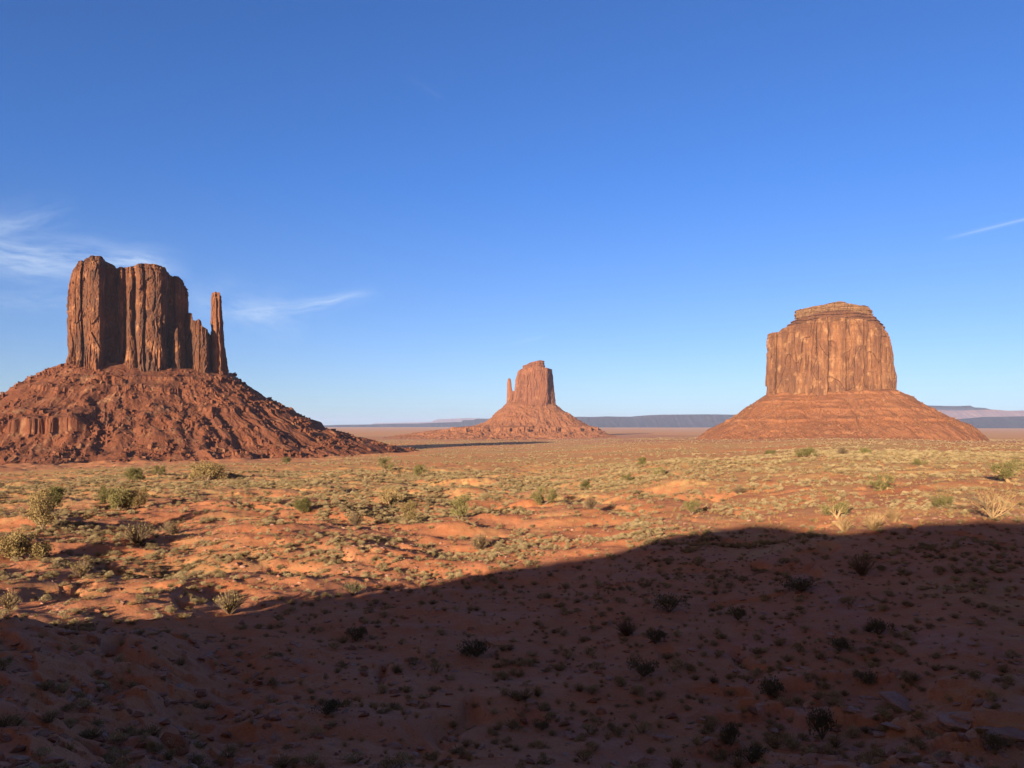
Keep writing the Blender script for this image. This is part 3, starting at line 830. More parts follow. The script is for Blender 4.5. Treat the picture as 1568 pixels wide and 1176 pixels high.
# ------------------------------------------------------------------ distant mesas on the horizon
def mesa(prof, Y, thick, m, label, foot=-74, slope=2.6, seed=0, steps=0):
    """long flat-topped mesa: skyline profile [(px,py)] at distance Y, with eroded sloping front"""
    P = np.array(prof, float)
    X = (P[:, 0] - 784) / F * Y; Z = (HZ - P[:, 1]) / F * Y
    n = 420
    x = np.linspace(X[0], X[-1], n)[None, :]
    zt = np.interp(x, X, Z)
    t = np.concatenate([np.linspace(0, 1, 26), [1.0, 1.0]])[:, None]
    h = zt - foot
    zz = foot + h * t
    lw = Y * 0.03
    off = (1 - t ** 0.6) * h * slope + lw * 0.35 * fbm(x / lw, 0 * t, 4, seed) + h * 0.45 * (1 - t) * ridge(x / (lw * .35), t * 0.5, 3, seed + 2)
    off[:-2] = off[:-2]
    y = Y - off
    y[-2] = Y + thick * .5; y[-1] = Y + thick
    zz[-1] = foot
    zz = zz + (t < 1) * (t > 0) * h * 0.05 * fbm(x / (lw * .2), t * 4, 3, seed + 3)
    V = np.stack([np.broadcast_to(x, zz.shape), y, zz], -1)
    me = mesh_np('mesa', V.reshape(-1, 3), grid_faces(V.shape[0], n), m, False)
    return link('mesa', me, label=label, cat='mesa', kind='structure')


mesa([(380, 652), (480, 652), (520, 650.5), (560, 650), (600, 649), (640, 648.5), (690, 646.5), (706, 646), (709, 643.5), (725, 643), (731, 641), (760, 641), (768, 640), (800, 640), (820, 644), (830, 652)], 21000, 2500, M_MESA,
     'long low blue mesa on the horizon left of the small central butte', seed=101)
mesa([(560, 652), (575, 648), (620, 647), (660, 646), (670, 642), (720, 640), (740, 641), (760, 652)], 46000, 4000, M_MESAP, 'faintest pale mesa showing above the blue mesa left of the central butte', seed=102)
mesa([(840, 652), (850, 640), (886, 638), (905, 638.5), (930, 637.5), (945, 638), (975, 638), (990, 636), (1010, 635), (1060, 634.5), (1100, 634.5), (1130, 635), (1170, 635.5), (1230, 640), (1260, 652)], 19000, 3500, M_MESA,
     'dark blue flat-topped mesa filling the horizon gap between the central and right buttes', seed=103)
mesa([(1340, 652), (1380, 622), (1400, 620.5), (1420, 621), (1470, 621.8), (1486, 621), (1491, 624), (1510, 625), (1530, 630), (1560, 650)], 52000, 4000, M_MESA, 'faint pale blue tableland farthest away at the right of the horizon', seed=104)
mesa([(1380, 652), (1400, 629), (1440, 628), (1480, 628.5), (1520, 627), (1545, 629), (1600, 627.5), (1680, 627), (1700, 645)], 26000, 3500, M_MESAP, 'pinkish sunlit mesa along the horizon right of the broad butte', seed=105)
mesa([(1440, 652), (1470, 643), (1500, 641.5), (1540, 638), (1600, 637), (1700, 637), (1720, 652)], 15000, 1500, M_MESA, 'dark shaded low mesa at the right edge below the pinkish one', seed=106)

# ------------------------------------------------------------------ plants and rocks: shapes


def tri_mesh(name, tris, matid, mats, smooth=False):
    tris = np.asarray(tris, float)
    n = len(tris)
    me = mesh_np(name, tris.reshape(-1, 3), np.arange(3 * n).reshape(-1, 3), mats, smooth)
    me.polygons.foreach_set('material_index', np.asarray(matid, np.int32))
    return me


def leaf_tris(rng, P, N, size, aspect=2.2):
    """small pointed leaves at P, roughly along N"""
    n = len(P)
    d = N + rng.normal(0, 0.55, (n, 3)); d /= np.linalg.norm(d, axis=1, keepdims=True)
    r = rng.normal(0, 1, (n, 3)); s = np.cross(d, r); s /= np.linalg.norm(s, axis=1, keepdims=True) + 1e-9
    sz = size * rng.uniform(0.6, 1.4, (n, 1))
    return np.stack([P - s * sz / aspect, P + s * sz / aspect, P + d * sz * 1.3], 1)


def tube(a, b, ra, rb, k=4):
    a = np.asarray(a, float); b = np.asarray(b, float)
    d = b - a; d = d / (np.linalg.norm(d) + 1e-9)
    s = np.cross(d, [0.3, 0.5, 0.81]); s /= np.linalg.norm(s) + 1e-9
    t = np.cross(d, s)
    th = np.arange(k) * 2 * math.pi / k
    c = np.cos(th)[:, None] * s + np.sin(th)[:, None] * t
    A = a + c * ra; B = b + c * rb
    out = []
    for i in range(k):
        j = (i + 1) % k
        out.append([A[i], A[j], B[j]]); out.append([A[i], B[j], B[i]])
    return out


def polytube(pts, r0, r1, k=4):
    out = []
    n = len(pts) - 1
    for i in range(n):
        out += tube(pts[i], pts[i + 1], r0 + (r1 - r0) * i / n, r0 + (r1 - r0) * (i + 1) / n, k)
    return out


def sage_mesh(name, seed, leafm, n=520, height=0.8, spiky=0.5, lumps=7, twig=10, lsz=0.075):
    """rounded shrub about 2 units wide, 'height' tall: leaf clumps on twiggy stems"""
    rng = np.random.default_rng(seed)
    T = []
    M = []
    cl = rng.uniform(-1, 1, (lumps, 3)) * [0.58, 0.58, 0.25] + [0, 0, 0.36 * height]
    cr = rng.uniform(0.30, 0.50, lumps)
    for q in range(twig):
        th = rng.uniform(0, 6.28); e = rng.uniform(0.35, 1.0)
        p1 = np.array([math.cos(th) * e * .5, math.sin(th) * e * .5, height * 0.35])
        p2 = np.array([math.cos(th + .3) * e, math.sin(th + .3) * e, height * rng.uniform(.6, 1.0)])
        tt = polytube([np.zeros(3), p1, p2], 0.035, 0.012, 3)
        T += tt; M += [1] * len(tt)
    k = rng.integers(0, lumps, n)
    dr = rng.normal(0, 1, (n, 3)); dr[:, 2] = np.abs(dr[:, 2]) * 0.9 + 0.05; dr /= np.linalg.norm(dr, axis=1, keepdims=True)
    rad = cr[k][:, None] * rng.uniform(0.55, 1.12, (n, 1))
    P = cl[k] + dr * rad * [1, 1, height * 1.15]
    P[:, 2] = np.maximum(P[:, 2], 0.01)
    N = dr * (1 - spiky) + np.array([0, 0, 1.0]) * spiky + P * 0.3
    L = leaf_tris(rng, P, N, lsz * 1.25, 2.6)
    T = np.concatenate([np.asarray(T), L]) if len(T) else L
    M = M + [0] * len(L)
    return tri_mesh(name, T, M, [leafm, M_STEM])


def broom_mesh(name, seed, leafm, n=260, height=1.1, stemm=None, leaves=500):
    """upright brushy shrub: many thin stems fanning from the base, small leaves on them"""
    rng = np.random.default_rng(seed)
    T = []
    P = []
    N = []
    for q in range(n):
        th = rng.uniform(0, 6.28); e = rng.uniform(0.05, 1.0) ** 0.7
        top = np.array([math.cos(th) * e, math.sin(th) * e, height * (1 - 0.45 * e * e) * rng.uniform(.7, 1.08)])
        base = np.array([math.cos(th), math.sin(th), 0]) * 0.12 * rng.random()
        mid = base * .5 + top * [0.42, 0.42, 0.5] + rng.normal(0, .05, 3)
        T += polytube([base, mid, top], 0.016, 0.006, 3)
        m = max(1, leaves // n)
        for f in rng.uniform(.45, 1.02, m):
            P.append(mid + (top - mid) * (f - .3) / .7 + rng.normal(0, .035, 3)); N.append(top - mid + rng.normal(0, .2, 3))
    L = leaf_tris(rng, np.array(P), np.array(N), 0.06, 2.6)
    M = [1] * len(T) + [0] * len(L)
    return tri_mesh(name, np.concatenate([np.asarray(T), L]), M, [leafm, stemm or M_STEM])


def branches(rng, p, d, ln, r, depth, T, ends, spread=0.55, up=0.15, k=4):
    steps = 3
    pts = [p]
    for i in range(steps):
        d = d + rng.normal(0, 0.16, 3) + [0, 0, up * 0.3]
        d = d / np.linalg.norm(d)
        pts.append(pts[-1] + d * ln / steps)
    T += polytube(pts, r, r * 0.62, k if depth > 1 else 3)
    ends.append(pts[-1])
    if depth <= 0:
        return
    for c in range(rng.integers(2, 4)):
        s = pts[rng.integers(1, 3) + (1 if c == 0 else 0)] if c else pts[-1]
        dd = d + rng.normal(0, spread, 3) + [0, 0, up]
        branches(rng, s, dd / np.linalg.norm(dd), ln * rng.uniform(.6, .85), r * 0.6, depth - 1, T, ends, spread, up)


def juniper(name, base, w, h, seed, leafm=None, dense=1.0, trunk_pale=False, **kw):
    """juniper: short twisted trunk with limbs, crown of separate leaf clumps; w and h in metres"""
    rng = np.random.default_rng(seed)
    T = []; ends = []
    for q in range(rng.integers(2, 4)):
        th = rng.uniform(0, 6.28)
        branches(rng, np.array([rng.normal(0, .03), rng.normal(0, .03), -0.05]), np.array([math.cos(th) * .55, math.sin(th) * .55, .8]), 0.36, 0.05, 2, T, ends, 0.6, 0.12)
    E = np.array(ends)
    T = np.asarray(T)
    sx = max(np.abs(E[:, :2]).max(), .2); sz = max(E[:, 2].max(), .2)
    k = np.array([w / 2 * .8 / sx, w / 2 * .8 / sx, h * .86 / sz])
    E = E * k; T = T * k
    # clumps: limb ends plus some filling the outline
    ncl = int(16 * dense)
    th = rng.uniform(0, 6.28, ncl); rr = rng.uniform(.25, 1, ncl) ** .6; hh = rng.uniform(.22, .95, ncl)
    ww = w / 2 * np.sqrt(np.clip(1.05 - ((hh - .45) / .6) ** 2, .1, 1)) * .85
    X = np.stack([np.cos(th) * rr * ww, np.sin(th) * rr * ww, hh * h], -1)
    Cn = np.concatenate([E[rng.random(len(E)) < .75], X])
    L = []
    for c in Cn:
        cr = rng.uniform(.10, .19) * (w + h) / 2
        n = int(150 * dense)
        d = rng.normal(0, 1, (n, 3)); d[:, 2] *= .8; d /= np.linalg.norm(d, axis=1, keepdims=True)
        P = c + d * cr * rng.uniform(.45, 1.1, (n, 1))
        P[:, 2] = np.maximum(P[:, 2], 0.04)
        L.append(leaf_tris(rng, P, d * .6 + [0, 0, .6], 0.030 * (w + h) / 2, 2.4))
    L = np.concatenate(L)
    root = link(name, None, loc=base, **kw)
    root.rotation_euler.z = 0
    link('trunk', tri_mesh('trunk', T, np.zeros(len(T)), [M_PALESTEM if trunk_pale else M_STEM]), root)
    link('crown', tri_mesh('crown', L, np.zeros(len(L)), [leafm or M_JUN]), root)
    return root


def rock_mesh(name, seed, m, flat=0.5, npts=16):
    import bmesh
    rng = np.random.default_rng(seed)
    bm_ = bmesh.new()
    P = rng.normal(0, 1, (npts, 3)); P /= np.linalg.norm(P, axis=1, keepdims=True)
    P = np.sign(P) * np.abs(P) ** 0.7
    for p in P:
        bm_.verts.new(p * [1, rng.uniform(.7, 1), flat])
    r = bmesh.ops.convex_hull(bm_, input=bm_.verts[:])
    for v in [v for v in bm_.verts if not v.link_faces]:
        bm_.verts.remove(v)
    bmesh.ops.bevel(bm_, geom=bm_.edges[:], offset=0.04, segments=1, affect='EDGES')
    bmesh.ops.triangulate(bm_, faces=bm_.faces[:])
    bmesh.ops.subdivide_edges(bm_, edges=[e for e in bm_.edges if e.calc_length() > .18], cuts=3, use_grid_fill=True)
    for v in bm_.verts:
        c_ = v.co
        k_ = float(fbm(np.array([c_.x * 2.6 + seed]), np.array([c_.y * 2.6 + c_.z * 3.1]), 3, seed)[0])
        lay = 0.05 * math.copysign(1, math.sin(c_.z / flat * 9 + seed)) * (1 - abs(v.normal.z))
        v.co = c_ * (1 + 0.13 * k_ + lay)
    me = bpy.data.meshes.new(name)
    bm_.to_mesh(me); bm_.free()
    me.materials.append(m)
    return me


# ------------------------------------------------------------------ named plants seen in the photograph
def on_ground(px, py):
    x, y = ground(px, py)
    return np.stack([x, y, H(x, y)], -1)


JUN = [  # px, base py, width px, height px, leaf, dense, pale trunk, label
    (68, 812, 44, 64, 'JD', 1.1, 0, 'tall juniper at far left, brownish below and dark green at its top'),
    (80, 783, 26, 38, 'J', 1.4, 0, 'dark green juniper standing right behind the tall brownish juniper at far left'),
    (205, 738, 30, 20, 'J', 1.6, 0, 'compact dark green juniper below the skirt of the dark left butte'),
    (243, 728, 24, 15, 'J', 1.0, 0, 'small green juniper just right of the compact dark one below the left butte'),
    (318, 737, 62, 28, 'JD', 1.0, 0, 'widest loose olive juniper below the right flank of the left butte'),
    (162, 770, 26, 24, 'J', 1.1, 0, 'small juniper at the left end of the left-hand juniper clump'),
    (183, 782, 46, 36, 'J', 1.2, 0, 'olive green juniper with dark trunk in the middle of the left-hand juniper clump'),
    (212, 778, 34, 30, 'JD', 1.1, 0, 'brownish juniper at the right end of the left-hand juniper clump'),
    (40, 856, 76, 44, 'JD', 1.2, 0, 'broad grey-olive juniper bush above the shadow at far left'),
    (463, 786, 27, 23, 'J', 1.7, 0, 'small bright green juniper alone on red sand with a long shadow'),
    (438, 709, 18, 9, 'J', 1.2, 0, 'tiny green juniper at the foot of the left butte skirt, right part'),
    (592, 722, 28, 22, 'J', 0.9, 0, 'rounded olive juniper at the far scrub edge left of centre'),
    (643, 731, 20, 20, 'J', 1.3, 0, 'upright green juniper right of the rounded olive one left of centre'),
    (597, 775, 40, 30, 'JD', 0.7, 1, 'open juniper with pale bare trunks left of centre'),
    (628, 798, 26, 30, 'JD', 1.2, 0, 'upright tan juniper just right of the pale-trunked one'),
    (705, 796, 38, 40, 'J', 0.75, 0, 'airy juniper tree with visible branches standing on bare red sand near the centre'),
    (835, 772, 46, 24, 'J', 0.9, 0, 'wide green juniper beside the dark hollow right of centre'),
    (983, 713, 16, 12, 'J', 1.8, 0, 'small dark juniper with a black shadow left of the orange terrace'),
    (1233, 700, 36, 15, 'J', 1.1, 0, 'spreading green juniper on the flat below the broad right butte'),
    (1322, 696, 22, 9, 'J', 1.5, 0, 'low dark mounded juniper on the flat below the broad right butte'),
    (1345, 751, 42, 24, 'J', 0.9, 1, 'rounded olive juniper in the middle of the bright right-hand slope'),
    (1282, 793, 50, 30, 'J', 0.65, 1, 'sparse-leaved juniper with many branches just above the shadow edge at right'),
    (1546, 738, 50, 34, 'J', 0.9, 1, 'green juniper behind the bare dead tree at the right edge'),
    (1444, 778, 34, 22, 'J', 0.8, 0, 'small pale green juniper between the sparse juniper and the dead tree'),
    (898, 750, 24, 14, 'J', 1.0, 0, 'low green juniper on the valley floor above the dark hollow'),
    (960, 738, 20, 12, 'J', 0.9, 0, 'small olive juniper on the valley floor left of the bright slope'),
    (1008, 728, 22, 13, 'J', 0.9, 0, 'small juniper at the toe of the bright grassy slope'),
    (1058, 788, 32, 22, 'J', 0.8, 0, 'olive juniper at the foot of the grassy slope above the shadow edge'),
    (1408, 712, 26, 9, 'J', 0.9, 0, 'low green juniper on the flat right of the rounded olive one'),
    (1180, 697, 22, 8, 'J', 1.0, 0, 'low green patch-like juniper at the far side of the orange terrace'),
]
SHR = [  # px, base py, width px, height px, kind, label
    (212, 834, 52, 34, 'broomY', 'rounded golden brushy shrub casting a long shadow, left part of the sunlit slope'),
    (262, 818, 40, 20, 'broomD', 'half-fallen brownish shrub just right of the rounded golden one'),
    (125, 885, 34, 27, 'broomY', 'golden shrub on a small sand mound at left above the shadow'),
    (352, 940, 50, 36, 'broomY', 'yellowish brushy shrub straddling the shadow edge left of centre'),
    (15, 934, 34, 30, 'broomY', 'dry golden shrub at the far left edge just above the shadow'),
    (735, 843, 36, 26, 'broomY', 'pale yellow shrub below the airy central juniper'),
    (905, 780, 24, 20, 'broomR', 'reddish dry shrub right of the dark hollow'),
    (1290, 698, 22, 14, 'broomR', 'reddish shrub between two junipers on the flat below the right butte'),
    (1132, 757, 26, 12, 'broomR', 'brown dry shrub on the grassy slope right of centre'),
    (1338, 812, 44, 26, 'broomP', 'pale bare shrub right at the shadow edge, right of the sparse juniper'),
    (1292, 814, 36, 22, 'broomP', 'pale bare shrub at the shadow edge below the sparse juniper'),
    (1368, 800, 30, 22, 'broomP', 'pale dry shrub right of the bare shrubs at the shadow edge'),
    (545, 806, 30, 22, 'broomY', 'dry tuft-like shrub on a red sand mound left of centre'),
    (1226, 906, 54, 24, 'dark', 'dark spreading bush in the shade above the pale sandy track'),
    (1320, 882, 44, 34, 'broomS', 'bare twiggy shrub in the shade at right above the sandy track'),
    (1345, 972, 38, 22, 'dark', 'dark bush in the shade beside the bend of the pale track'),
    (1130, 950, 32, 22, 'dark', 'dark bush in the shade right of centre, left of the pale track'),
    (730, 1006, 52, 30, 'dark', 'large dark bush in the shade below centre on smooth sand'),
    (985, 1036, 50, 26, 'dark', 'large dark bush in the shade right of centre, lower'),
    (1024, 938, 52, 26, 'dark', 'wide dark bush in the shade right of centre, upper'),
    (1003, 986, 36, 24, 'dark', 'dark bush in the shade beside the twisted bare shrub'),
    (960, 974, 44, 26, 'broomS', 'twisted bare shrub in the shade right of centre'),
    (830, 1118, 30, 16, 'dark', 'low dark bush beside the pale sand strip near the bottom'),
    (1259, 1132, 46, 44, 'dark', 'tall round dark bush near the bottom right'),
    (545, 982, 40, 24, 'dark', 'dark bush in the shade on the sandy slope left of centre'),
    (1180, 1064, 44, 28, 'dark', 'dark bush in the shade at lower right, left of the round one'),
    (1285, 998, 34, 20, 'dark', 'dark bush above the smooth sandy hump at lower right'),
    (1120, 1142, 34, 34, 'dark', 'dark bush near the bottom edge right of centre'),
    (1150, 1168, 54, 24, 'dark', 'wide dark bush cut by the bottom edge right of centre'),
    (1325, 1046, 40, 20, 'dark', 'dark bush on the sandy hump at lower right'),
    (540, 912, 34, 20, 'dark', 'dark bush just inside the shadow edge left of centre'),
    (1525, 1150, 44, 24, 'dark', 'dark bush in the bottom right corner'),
    (500, 1095, 44, 22, 'dark', 'dark bush on the rocky shaded slope left of centre'),
]


def size_m(p, wpx):
    return wpx / F * p[1] * math.hypot(1, p[0] / p[1]) ** 0


PJ = on_ground([j[0] for j in JUN], [j[1] for j in JUN])
for k, (j, p) in enumerate(zip(JUN, PJ)):
    juniper('juniper_tree', p, size_m(p, j[2]), size_m(p, j[3]), 300 + k, M_JUN if j[4] == 'J' else M_JUNDRY, j[5], bool(j[6]),
            label=j[7], cat='juniper', group='junipers dotted over the valley floor')
BM = {'broomY': [broom_mesh('brushy_shrub', 400 + i, M_YEL) for i in range(3)], 'broomR': [broom_mesh('reddish_shrub', 410, M_JUNDRY)],
      'broomD': [broom_mesh('brown_shrub', 412, M_JUNDRY, 200)], 'broomP': [broom_mesh('bare_shrub', 414 + i, M_PALESTEM, 220, 1.1, M_PALESTEM, 220) for i in range(2)],
      'broomS': [broom_mesh('twiggy_shrub', 418 + i, M_STEM, 160, 1.1, M_STEM, 160) for i in range(2)],
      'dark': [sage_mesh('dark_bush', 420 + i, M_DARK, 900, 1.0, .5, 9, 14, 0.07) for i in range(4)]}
PS = on_ground([j[0] for j in SHR], [j[1] for j in SHR])
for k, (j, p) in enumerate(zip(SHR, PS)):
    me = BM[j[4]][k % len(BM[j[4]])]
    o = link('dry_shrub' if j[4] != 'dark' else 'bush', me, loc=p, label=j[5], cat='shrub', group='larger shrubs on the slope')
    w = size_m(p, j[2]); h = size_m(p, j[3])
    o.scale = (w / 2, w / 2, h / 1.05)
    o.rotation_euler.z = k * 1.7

# dead tree at the right edge of the frame: bare limbs fanning up, one bent low to the left
rng = np.random.default_rng(12)
p0 = on_ground(1519, 795)[0]
hh = size_m(p0, 64)
dead = link('dead_tree', None, loc=p0, label='bare bleached dead tree with fanned branches at the right, just above the shadow edge', cat='dead tree')
for q in range(9):
    T = []; ends = []
    th = R(12 + q * 17)
    d = np.array([math.cos(th) * .9, rng.uniform(-.4, .4), math.sin(th) * .9 + .25])
    branches(rng, np.array([0, 0, 0.05]), d / np.linalg.norm(d), 0.34 * hh, 0.019 * hh, 3, T, ends, 0.33, 0.16)
    link('branch', tri_mesh('branch', T, np.zeros(len(T)), [M_PALESTEM]), dead)
T = []; ends = []
pts = [np.array([0, 0, -.1]) * hh, np.array([-.03, 0, .14]) * hh, np.array([-.14, -.02, .30]) * hh, np.array([-.30, -.04, .42]) * hh, np.array([-.5, -.05, .5]) * hh]
T += polytube(pts, .035 * hh, .016 * hh, 6)
for q in range(7):
    d = np.array([-.8, rng.uniform(-.4, .4), rng.uniform(.0, .8)])
    branches(rng, pts[2 + q % 3], d / np.linalg.norm(d), .22 * hh, .012 * hh, 2, T, ends, .4, .1)
link('leaning_limb', tri_mesh('leaning_limb', T, np.zeros(len(T)), [M_STEM]), dead, label='dark limb bent low to the left')

# fallen branches lying on the sand
for k, (px, py, w, lab) in enumerate([(100, 793, 30, 'dark fallen branch on the sand right of the tall left juniper'), (142, 797, 24, 'pale fallen branch between the left junipers'),
                                      (60, 862, 26, 'dark gnarled root below the broad grey juniper at far left'), (95, 860, 34, 'low fallen branch right of the broad grey juniper'),
                                      (300, 880, 30, 'dark fallen branch in the hollow left of centre'), (580, 768, 20, 'pale dead branch beside the open pale-trunked juniper')]):
    p = on_ground(px, py)[0]; w = size_m(p, w)
    T = []; ends = []
    branches(rng, np.array([-.4, 0, .06]) * w, np.array([.98, .1, .12]), .5 * w, .035 * w, 2, T, ends, .5, .0)
    T = np.asarray(T); T[..., 2] = np.abs(T[..., 2]) * .7
    link('fallen_branch', tri_mesh('fallen_branch', T, np.zeros(len(T)), [M_PALESTEM if 'pale' in lab.split()[0] else M_STEM]), loc=p, label=lab, cat='branch')

# ------------------------------------------------------------------ sagebrush: the largest in view as single objects, the rest as scrub
SAGE = [sage_mesh('sagebrush', 500 + i, M_SAGE, 900, rr_, sp, lu, 10, 0.055) for i, (rr_, sp, lu) in enumerate([(.75, .4, 6), (.9, .6, 8), (.6, .3, 5), (.8, .7, 7)])]
YELS = [broom_mesh('rabbitbrush', 510 + i, M_YEL, 110, .9, M_STEM, 330) for i in range(2)]
TUFT = [broom_mesh('grass_tuft', 520 + i, M_GRASS, 60, 1.0, M_GRASS, 60) for i in range(2)]


def density(x, y):
    d = np.hypot(x, y); u = x / np.maximum(y, 1e-3)
    n = fbm(x / 14, y / 10, 3, 201)
    n2 = fbm(x / 45, y / 30, 3, 202)
    k = 0.10 + 1.1 * sst(-0.1, 0.3, n + 0.6 * n2)
    nr_ = sst(55, 95, d)
    k = k * nr_ + (0.16 + 0.26 * sst(-.2, .3, n)) * (1 - nr_)
    k = k * (0.62 + 0.85 * sst(-0.1, 0.25, fbm(x / 4.0, y / 3.6, 2, 23)))
    k = k * (0.5 + 0.5 * sst(60, 130, d))
    px = 784 + F * u
    # sparse bare sand: left sunlit flank and the smooth shaded hollow
    k = k * np.where((px < 560) & (d > 62) & (d < 140), 1.0, 1)
    k = k * np.where((px > 300) & (px < 760) & (d < 60), 0.42, 1)
    k = k * np.where((px < 300) & (d < 50), 0.5, 1)
    k = k * np.where((px > 1020) & (d > 88) & (d < 190), 0.42, 1)
    bare = np.exp(-(((x - 62) / 42) ** 2 + ((y - 225) / 30) ** 2) ** 2)
    return k * (1 - .92 * bare)


def scatter(n, dmin, dmax, pw, seed, dens=density, azl=42):
    rng = np.random.default_rng(seed)
    m = n * 6
    a = np.radians(rng.uniform(-azl, azl, m))
    t = rng.random(m)
    d = (dmin ** pw + t * (dmax ** pw - dmin ** pw)) ** (1 / pw)
    x = d * np.sin(a); y = d * np.cos(a)
    keep = rng.random(m) < dens(x, y)
    x, y = x[keep][:n], y[keep][:n]
    return x, y, rng


x1, y1, rg = scatter(50000, 20, 330, 1.1, 31)
d1 = np.hypot(x1, y1)
s1 = (0.17 + 0.50 * rg.random(len(x1)) ** 2.3) * (0.85 + 0.5 * sst(60, 200, d1))
kind1 = np.where(rg.random(len(x1)) < 0.22, 1, 0)
z1 = H(x1, y1)
ppx, ppy = project(x1, y1, z1)
okv = (ppx > 2) & (ppx < 1566) & (ppy < 1172)
score = np.where(okv, s1 / d1, 0)
order = np.argsort(-score)
top = order[:285]


def zone(px, py):
    edge = np.interp(px, [e[0] for e in EDGE], [e[1] for e in EDGE])
    side = 'left' if px < 520 else ('central' if px < 1040 else 'right')
    return side, ('shade' if py > edge else 'sun')


for i in top:
    side, lt = zone(ppx[i], ppy[i])
    me = YELS[i % 2] if kind1[i] else SAGE[i % 4]
    big = 'larger' if s1[i] > .50 else 'small'
    if kind1[i]:
        lab = f'{big} straw-coloured brushy shrub ' + ('in the shaded foreground' if lt == 'shade' else 'on the sunlit red sand') + f', {side} part'
    else:
        lab = f'{big} grey-green sagebrush ' + ('in the shaded foreground' if lt == 'shade' else 'on the sunlit red sand') + f', {side} part'
    o = link('rabbitbrush' if kind1[i] else 'sagebrush', me, loc=(x1[i], y1[i], z1[i] - .03), label=lab, cat='sagebrush' if not kind1[i] else 'shrub',
             group=f'{"brushy shrubs" if kind1[i] else "sagebrush"} {"in the shade" if lt == "shade" else "in the sun"} at {side}')
    o.scale = (s1[i], s1[i] * .9, s1[i] * rg.uniform(.8, 1.15))
    o.rotation_euler.z = rg.uniform(0, 6.28)


def gn_scatter(name, x, y, z, s, protos, label, kind='stuff', seed=0, zs=1.0):
    """one object: points with an instanced shrub each"""
    n = len(x)
    me = bpy.data.meshes.new(name)
    me.vertices.add(n)
    me.vertices.foreach_set('co', np.stack([x, y, z], -1).astype(np.float32).ravel())
    rg_ = np.random.default_rng(seed)
    for nm, v in (('scl', s), ('rot', rg_.uniform(0, 6.28, n))):
        at = me.attributes.new(nm, 'FLOAT', 'POINT'); at.data.foreach_set('value', np.asarray(v, np.float32))
    at = me.attributes.new('pick', 'INT', 'POINT'); at.data.foreach_set('value', rg_.integers(0, len(protos), n).astype(np.int32))
    o = link(name, me, label=label, kind=kind)
    ng = bpy.data.node_groups.new(name + '_nodes', 'GeometryNodeTree')
    ng.interface.new_socket('Geometry', in_out='INPUT', socket_type='NodeSocketGeometry')
    ng.interface.new_socket('Geometry', in_out='OUTPUT', socket_type='NodeSocketGeometry')
    g = NT(ng)
    gi = g.n('NodeGroupInput'); go = g.n('NodeGroupOutput')
    jn = g.n('GeometryNodeJoinGeometry')
    for pr in protos[::-1]:
        oi = g.n('GeometryNodeObjectInfo', transform_space='ORIGINAL')
        oi.inputs['Object'].default_value = pr
        oi.inputs['As Instance'].default_value = True
        ng.links.new(oi.outputs['Geometry'], jn.inputs[0])

    def attr(nm, ty):
        a = g.n('GeometryNodeInputNamedAttribute', {'Name': nm}, data_type=ty)
        return a.outputs['Attribute']
    sc = g.n('ShaderNodeCombineXYZ', {0: attr('scl', 'FLOAT'), 1: attr('scl', 'FLOAT'), 2: g.m('MULTIPLY', attr('scl', 'FLOAT'), zs)})
    rt = g.n('ShaderNodeCombineXYZ', {2: attr('rot', 'FLOAT')})
    ip = g.n('GeometryNodeInstanceOnPoints', {'Points': gi.outputs[0], 'Instance': jn.outputs[0], 'Pick Instance': True, 'Instance Index': attr('pick', 'INT'), 'Scale': sc.outputs[0]})
    # rotation socket takes euler
    ng.links.new(rt.outputs[0], ip.inputs['Rotation'])
    ng.links.new(ip.outputs[0], go.inputs[0])
    md = o.modifiers.new('scatter', 'NODES'); md.node_group = ng
    return o


def firsts(meshes):
    seen = {}
    for o in C.objects:
        if o.type == 'MESH':
            seen.setdefault(o.data.name, o)
    return [seen[m_.name] for m_ in meshes if m_.name in seen]


rest = np.setdiff1d(np.arange(len(x1)), top)
pro_s = firsts(SAGE)
pro_y = firsts(YELS)
ks = rest[kind1[rest] == 0]; ky = rest[kind1[rest] == 1]
gn_scatter('scrub', x1[ks], y1[ks], z1[ks] - .03, s1[ks], pro_s, 'grey-green scrub covering the valley floor', seed=1)
gn_scatter('dry_scrub', x1[ky], y1[ky], z1[ky] - .03, s1[ky], pro_y, 'straw-coloured brush between the sagebrush', seed=2)
x2, y2, rg2 = scatter(24000, 240, 3200, 0.9, 33)
_kp = rg2.random(len(x2)) < (0.12 + sst(-.12, .22, fbm(x2 / 70, y2 / 150, 4, 205))) * (1 - .8 * sst(560, 760, np.hypot(x2, y2)) * (x2 / y2 < -.25))
x2, y2 = x2[_kp], y2[_kp]
s2 = (0.6 + 0.8 * rg2.random(len(x2))) * (1 + np.hypot(x2, y2) / 1800)
gn_scatter('distant_scrub', x2, y2, H(x2, y2) - .05, s2, pro_s + pro_y[:1], 'distant low scrub below the buttes', seed=3, zs=.9)
# grass tufts, thickest on the bright slope at right


def gdens(x, y):
    u = x / np.maximum(y, 1e-3); d = np.hypot(x, y)
    return 0.25 + 0.75 * sst(.1, .3, u) * sst(70, 100, d) * sst(-.25, .2, fbm(x / 6 + y / 10, y / 26, 3, 78))


x3, y3, rg3 = scatter(12000, 26, 300, 1.2, 35, gdens)
s3 = 0.09 + 0.26 * rg3.random(len(x3)) ** 2
g0 = link('grass_tuft', TUFT[0], loc=(x3[0], y3[0], H(x3[:1], y3[:1])[0]), label='dry yellow grass tuft on the slope', cat='grass', kind='stuff'); g0.scale = (.2, .2, .2)
gn_scatter('grass', x3, y3, H(x3, y3) - .01, s3, [g0], 'dry yellow grass on the sand', seed=4, zs=1.2)

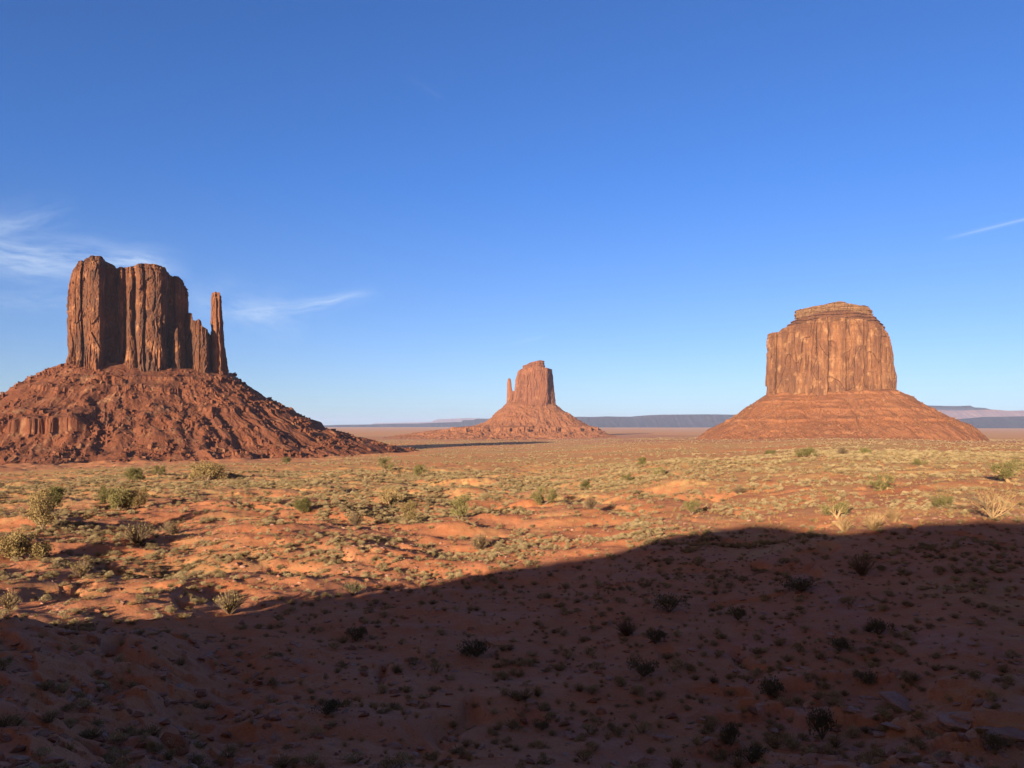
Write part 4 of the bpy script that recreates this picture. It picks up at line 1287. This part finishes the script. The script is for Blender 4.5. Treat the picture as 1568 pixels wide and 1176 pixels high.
# ------------------------------------------------------------------ rocks
SL = [rock_mesh('rock', 600 + i, M_SLAB, f_) for i, f_ in enumerate([.28, .36, .5, .22, .6])]
RD = [rock_mesh('rock', 620 + i, M_REDROCK, f_) for i, f_ in enumerate([.45, .6, .7])]
NAMED = [(262, 1140, 62, 2, 1, 'large flat-topped dark red boulder near the bottom left'), (55, 1048, 30, 2, 0, 'rounded pale boulder at far left in the shade'),
         (262, 1072, 40, 0, 0, 'pale slab on the shaded slope at lower left'), (372, 1166, 34, 2, 0, 'pale block at the bottom edge left of centre'),
         (1392, 1080, 96, 0, 0, 'widest cracked pale slab at lower right'), (1460, 1100, 70, 3, 0, 'second pale slab right of the widest cracked one'),
         (1388, 1155, 42, 1, 0, 'pale tilted block near the bottom right'), (1368, 1110, 40, 3, 0, 'pale slab below the widest cracked slab'),
         (1540, 1118, 90, 3, 0, 'long pale slab at the right edge'), (1304, 1086, 30, 1, 0, 'small pale rock left of the widest cracked slab'),
         (1330, 1070, 30, 0, 0, 'pale rock just left of and above the widest cracked slab'), (1450, 1155, 60, 0, 0, 'pale slab at the bottom right, right of the tilted block'),
         (3, 1072, 22, 1, 0, 'pale stone touching the left edge'), (430, 1100, 28, 0, 0, 'pale stone on the rocky slope left of centre'),
         (690, 1118, 22, 1, 0, 'small pale stone at the bottom centre'), (140, 980, 30, 2, 1, 'red rock on the shaded crest at left')]
PN = on_ground([r[0] for r in NAMED], [r[1] for r in NAMED])
for k, (r, p) in enumerate(zip(NAMED, PN)):
    me = (RD if r[4] else SL)[r[3]]
    o = link('rock', me, loc=p + [0, 0, -.05], label=r[5], cat='rock')
    w = size_m(p, r[2]) / 2
    o.scale = (w, w * .75, w * (1.0 if r[4] else .7)); o.rotation_euler = (R((k * 37) % 13 - 6), R((k * 53) % 15 - 7), k * 2.1)


def rdens(x, y):
    u = x / np.maximum(y, 1e-3); d = np.hypot(x, y)
    a = (1 - sst(-.4, -.05, u)) * (1 - sst(42, 52, d))
    b = sst(.33, .45, u) * (1 - sst(34, 42, d))
    return np.clip(0.16 + .9 * a * sst(-.1, .25, fbm(x / 3, y / 3, 3, 211)) + .9 * b * sst(-.1, .2, fbm(x / 3, y / 2, 3, 212)), 0, 1)


x4, y4, rg4 = scatter(15000, 22, 100, 1.2, 37, rdens)
s4 = 0.022 + 0.34 * rg4.random(len(x4)) ** 7
z4 = H(x4, y4)
qx, qy = project(x4, y4, z4)
sc4 = np.where((qx > 0) & (qx < 1568) & (qy < 1170), s4 / np.hypot(x4, y4), 0)
o4 = np.argsort(-sc4)
for i in o4[:240]:
    side, lt = zone(qx[i], qy[i])
    me = SL[i % 5] if (i % 3) else RD[i % 3]
    red = not (i % 3)
    lab = ('dull red stone ' if red else 'pinkish grey stone ') + ('lying in the shaded foreground' if lt == 'shade' else 'on the sunlit sand') + f', {side} part'
    o = link('rock', me, loc=(x4[i], y4[i], z4[i] + s4[i] * .05), label=lab, cat='rock', group=('stones in the shade at ' if lt == 'shade' else 'stones in the sun at ') + side)
    o.scale = (s4[i], s4[i] * rg4.uniform(.6, 1), s4[i]); o.rotation_euler = (rg4.uniform(-.3, .3), rg4.uniform(-.3, .3), rg4.uniform(0, 6.28))
rs = o4[240:]
pr = firsts(SL + RD)
gn_scatter('pebbles', x4[rs], y4[rs], z4[rs], s4[rs], pr, 'small stones strewn over the shaded slope', seed=6)

# ------------------------------------------------------------------ haze: one closed box of thin air round everything
def haze():
    me = bpy.data.meshes.new('haze')
    S = 60000; zb, zt = -90, 420
    v = [(x, y, z) for z in (zb, zt) for x, y in ((-S, -S), (S, -S), (S, S), (-S, S))]
    me.from_pydata(v, [], [(3, 2, 1, 0), (4, 5, 6, 7), (0, 1, 5, 4), (1, 2, 6, 5), (2, 3, 7, 6), (3, 0, 4, 7)])
    m = bpy.data.materials.new('thin_air'); m.use_nodes = True
    g = NT(m.node_tree)
    vo = g.n('ShaderNodeVolumePrincipled', {'Color': (0.55, 0.66, 1.0, 1), 'Density': HAZE, 'Anisotropy': 0.0})
    out = g.n('ShaderNodeOutputMaterial'); m.node_tree.links.new(vo.outputs[0], out.inputs['Volume'])
    me.materials.append(m)
    link('haze', me, kind='stuff', label='thin blue air between the viewer and the far mesas')


HAZE = 2.0e-5
haze()
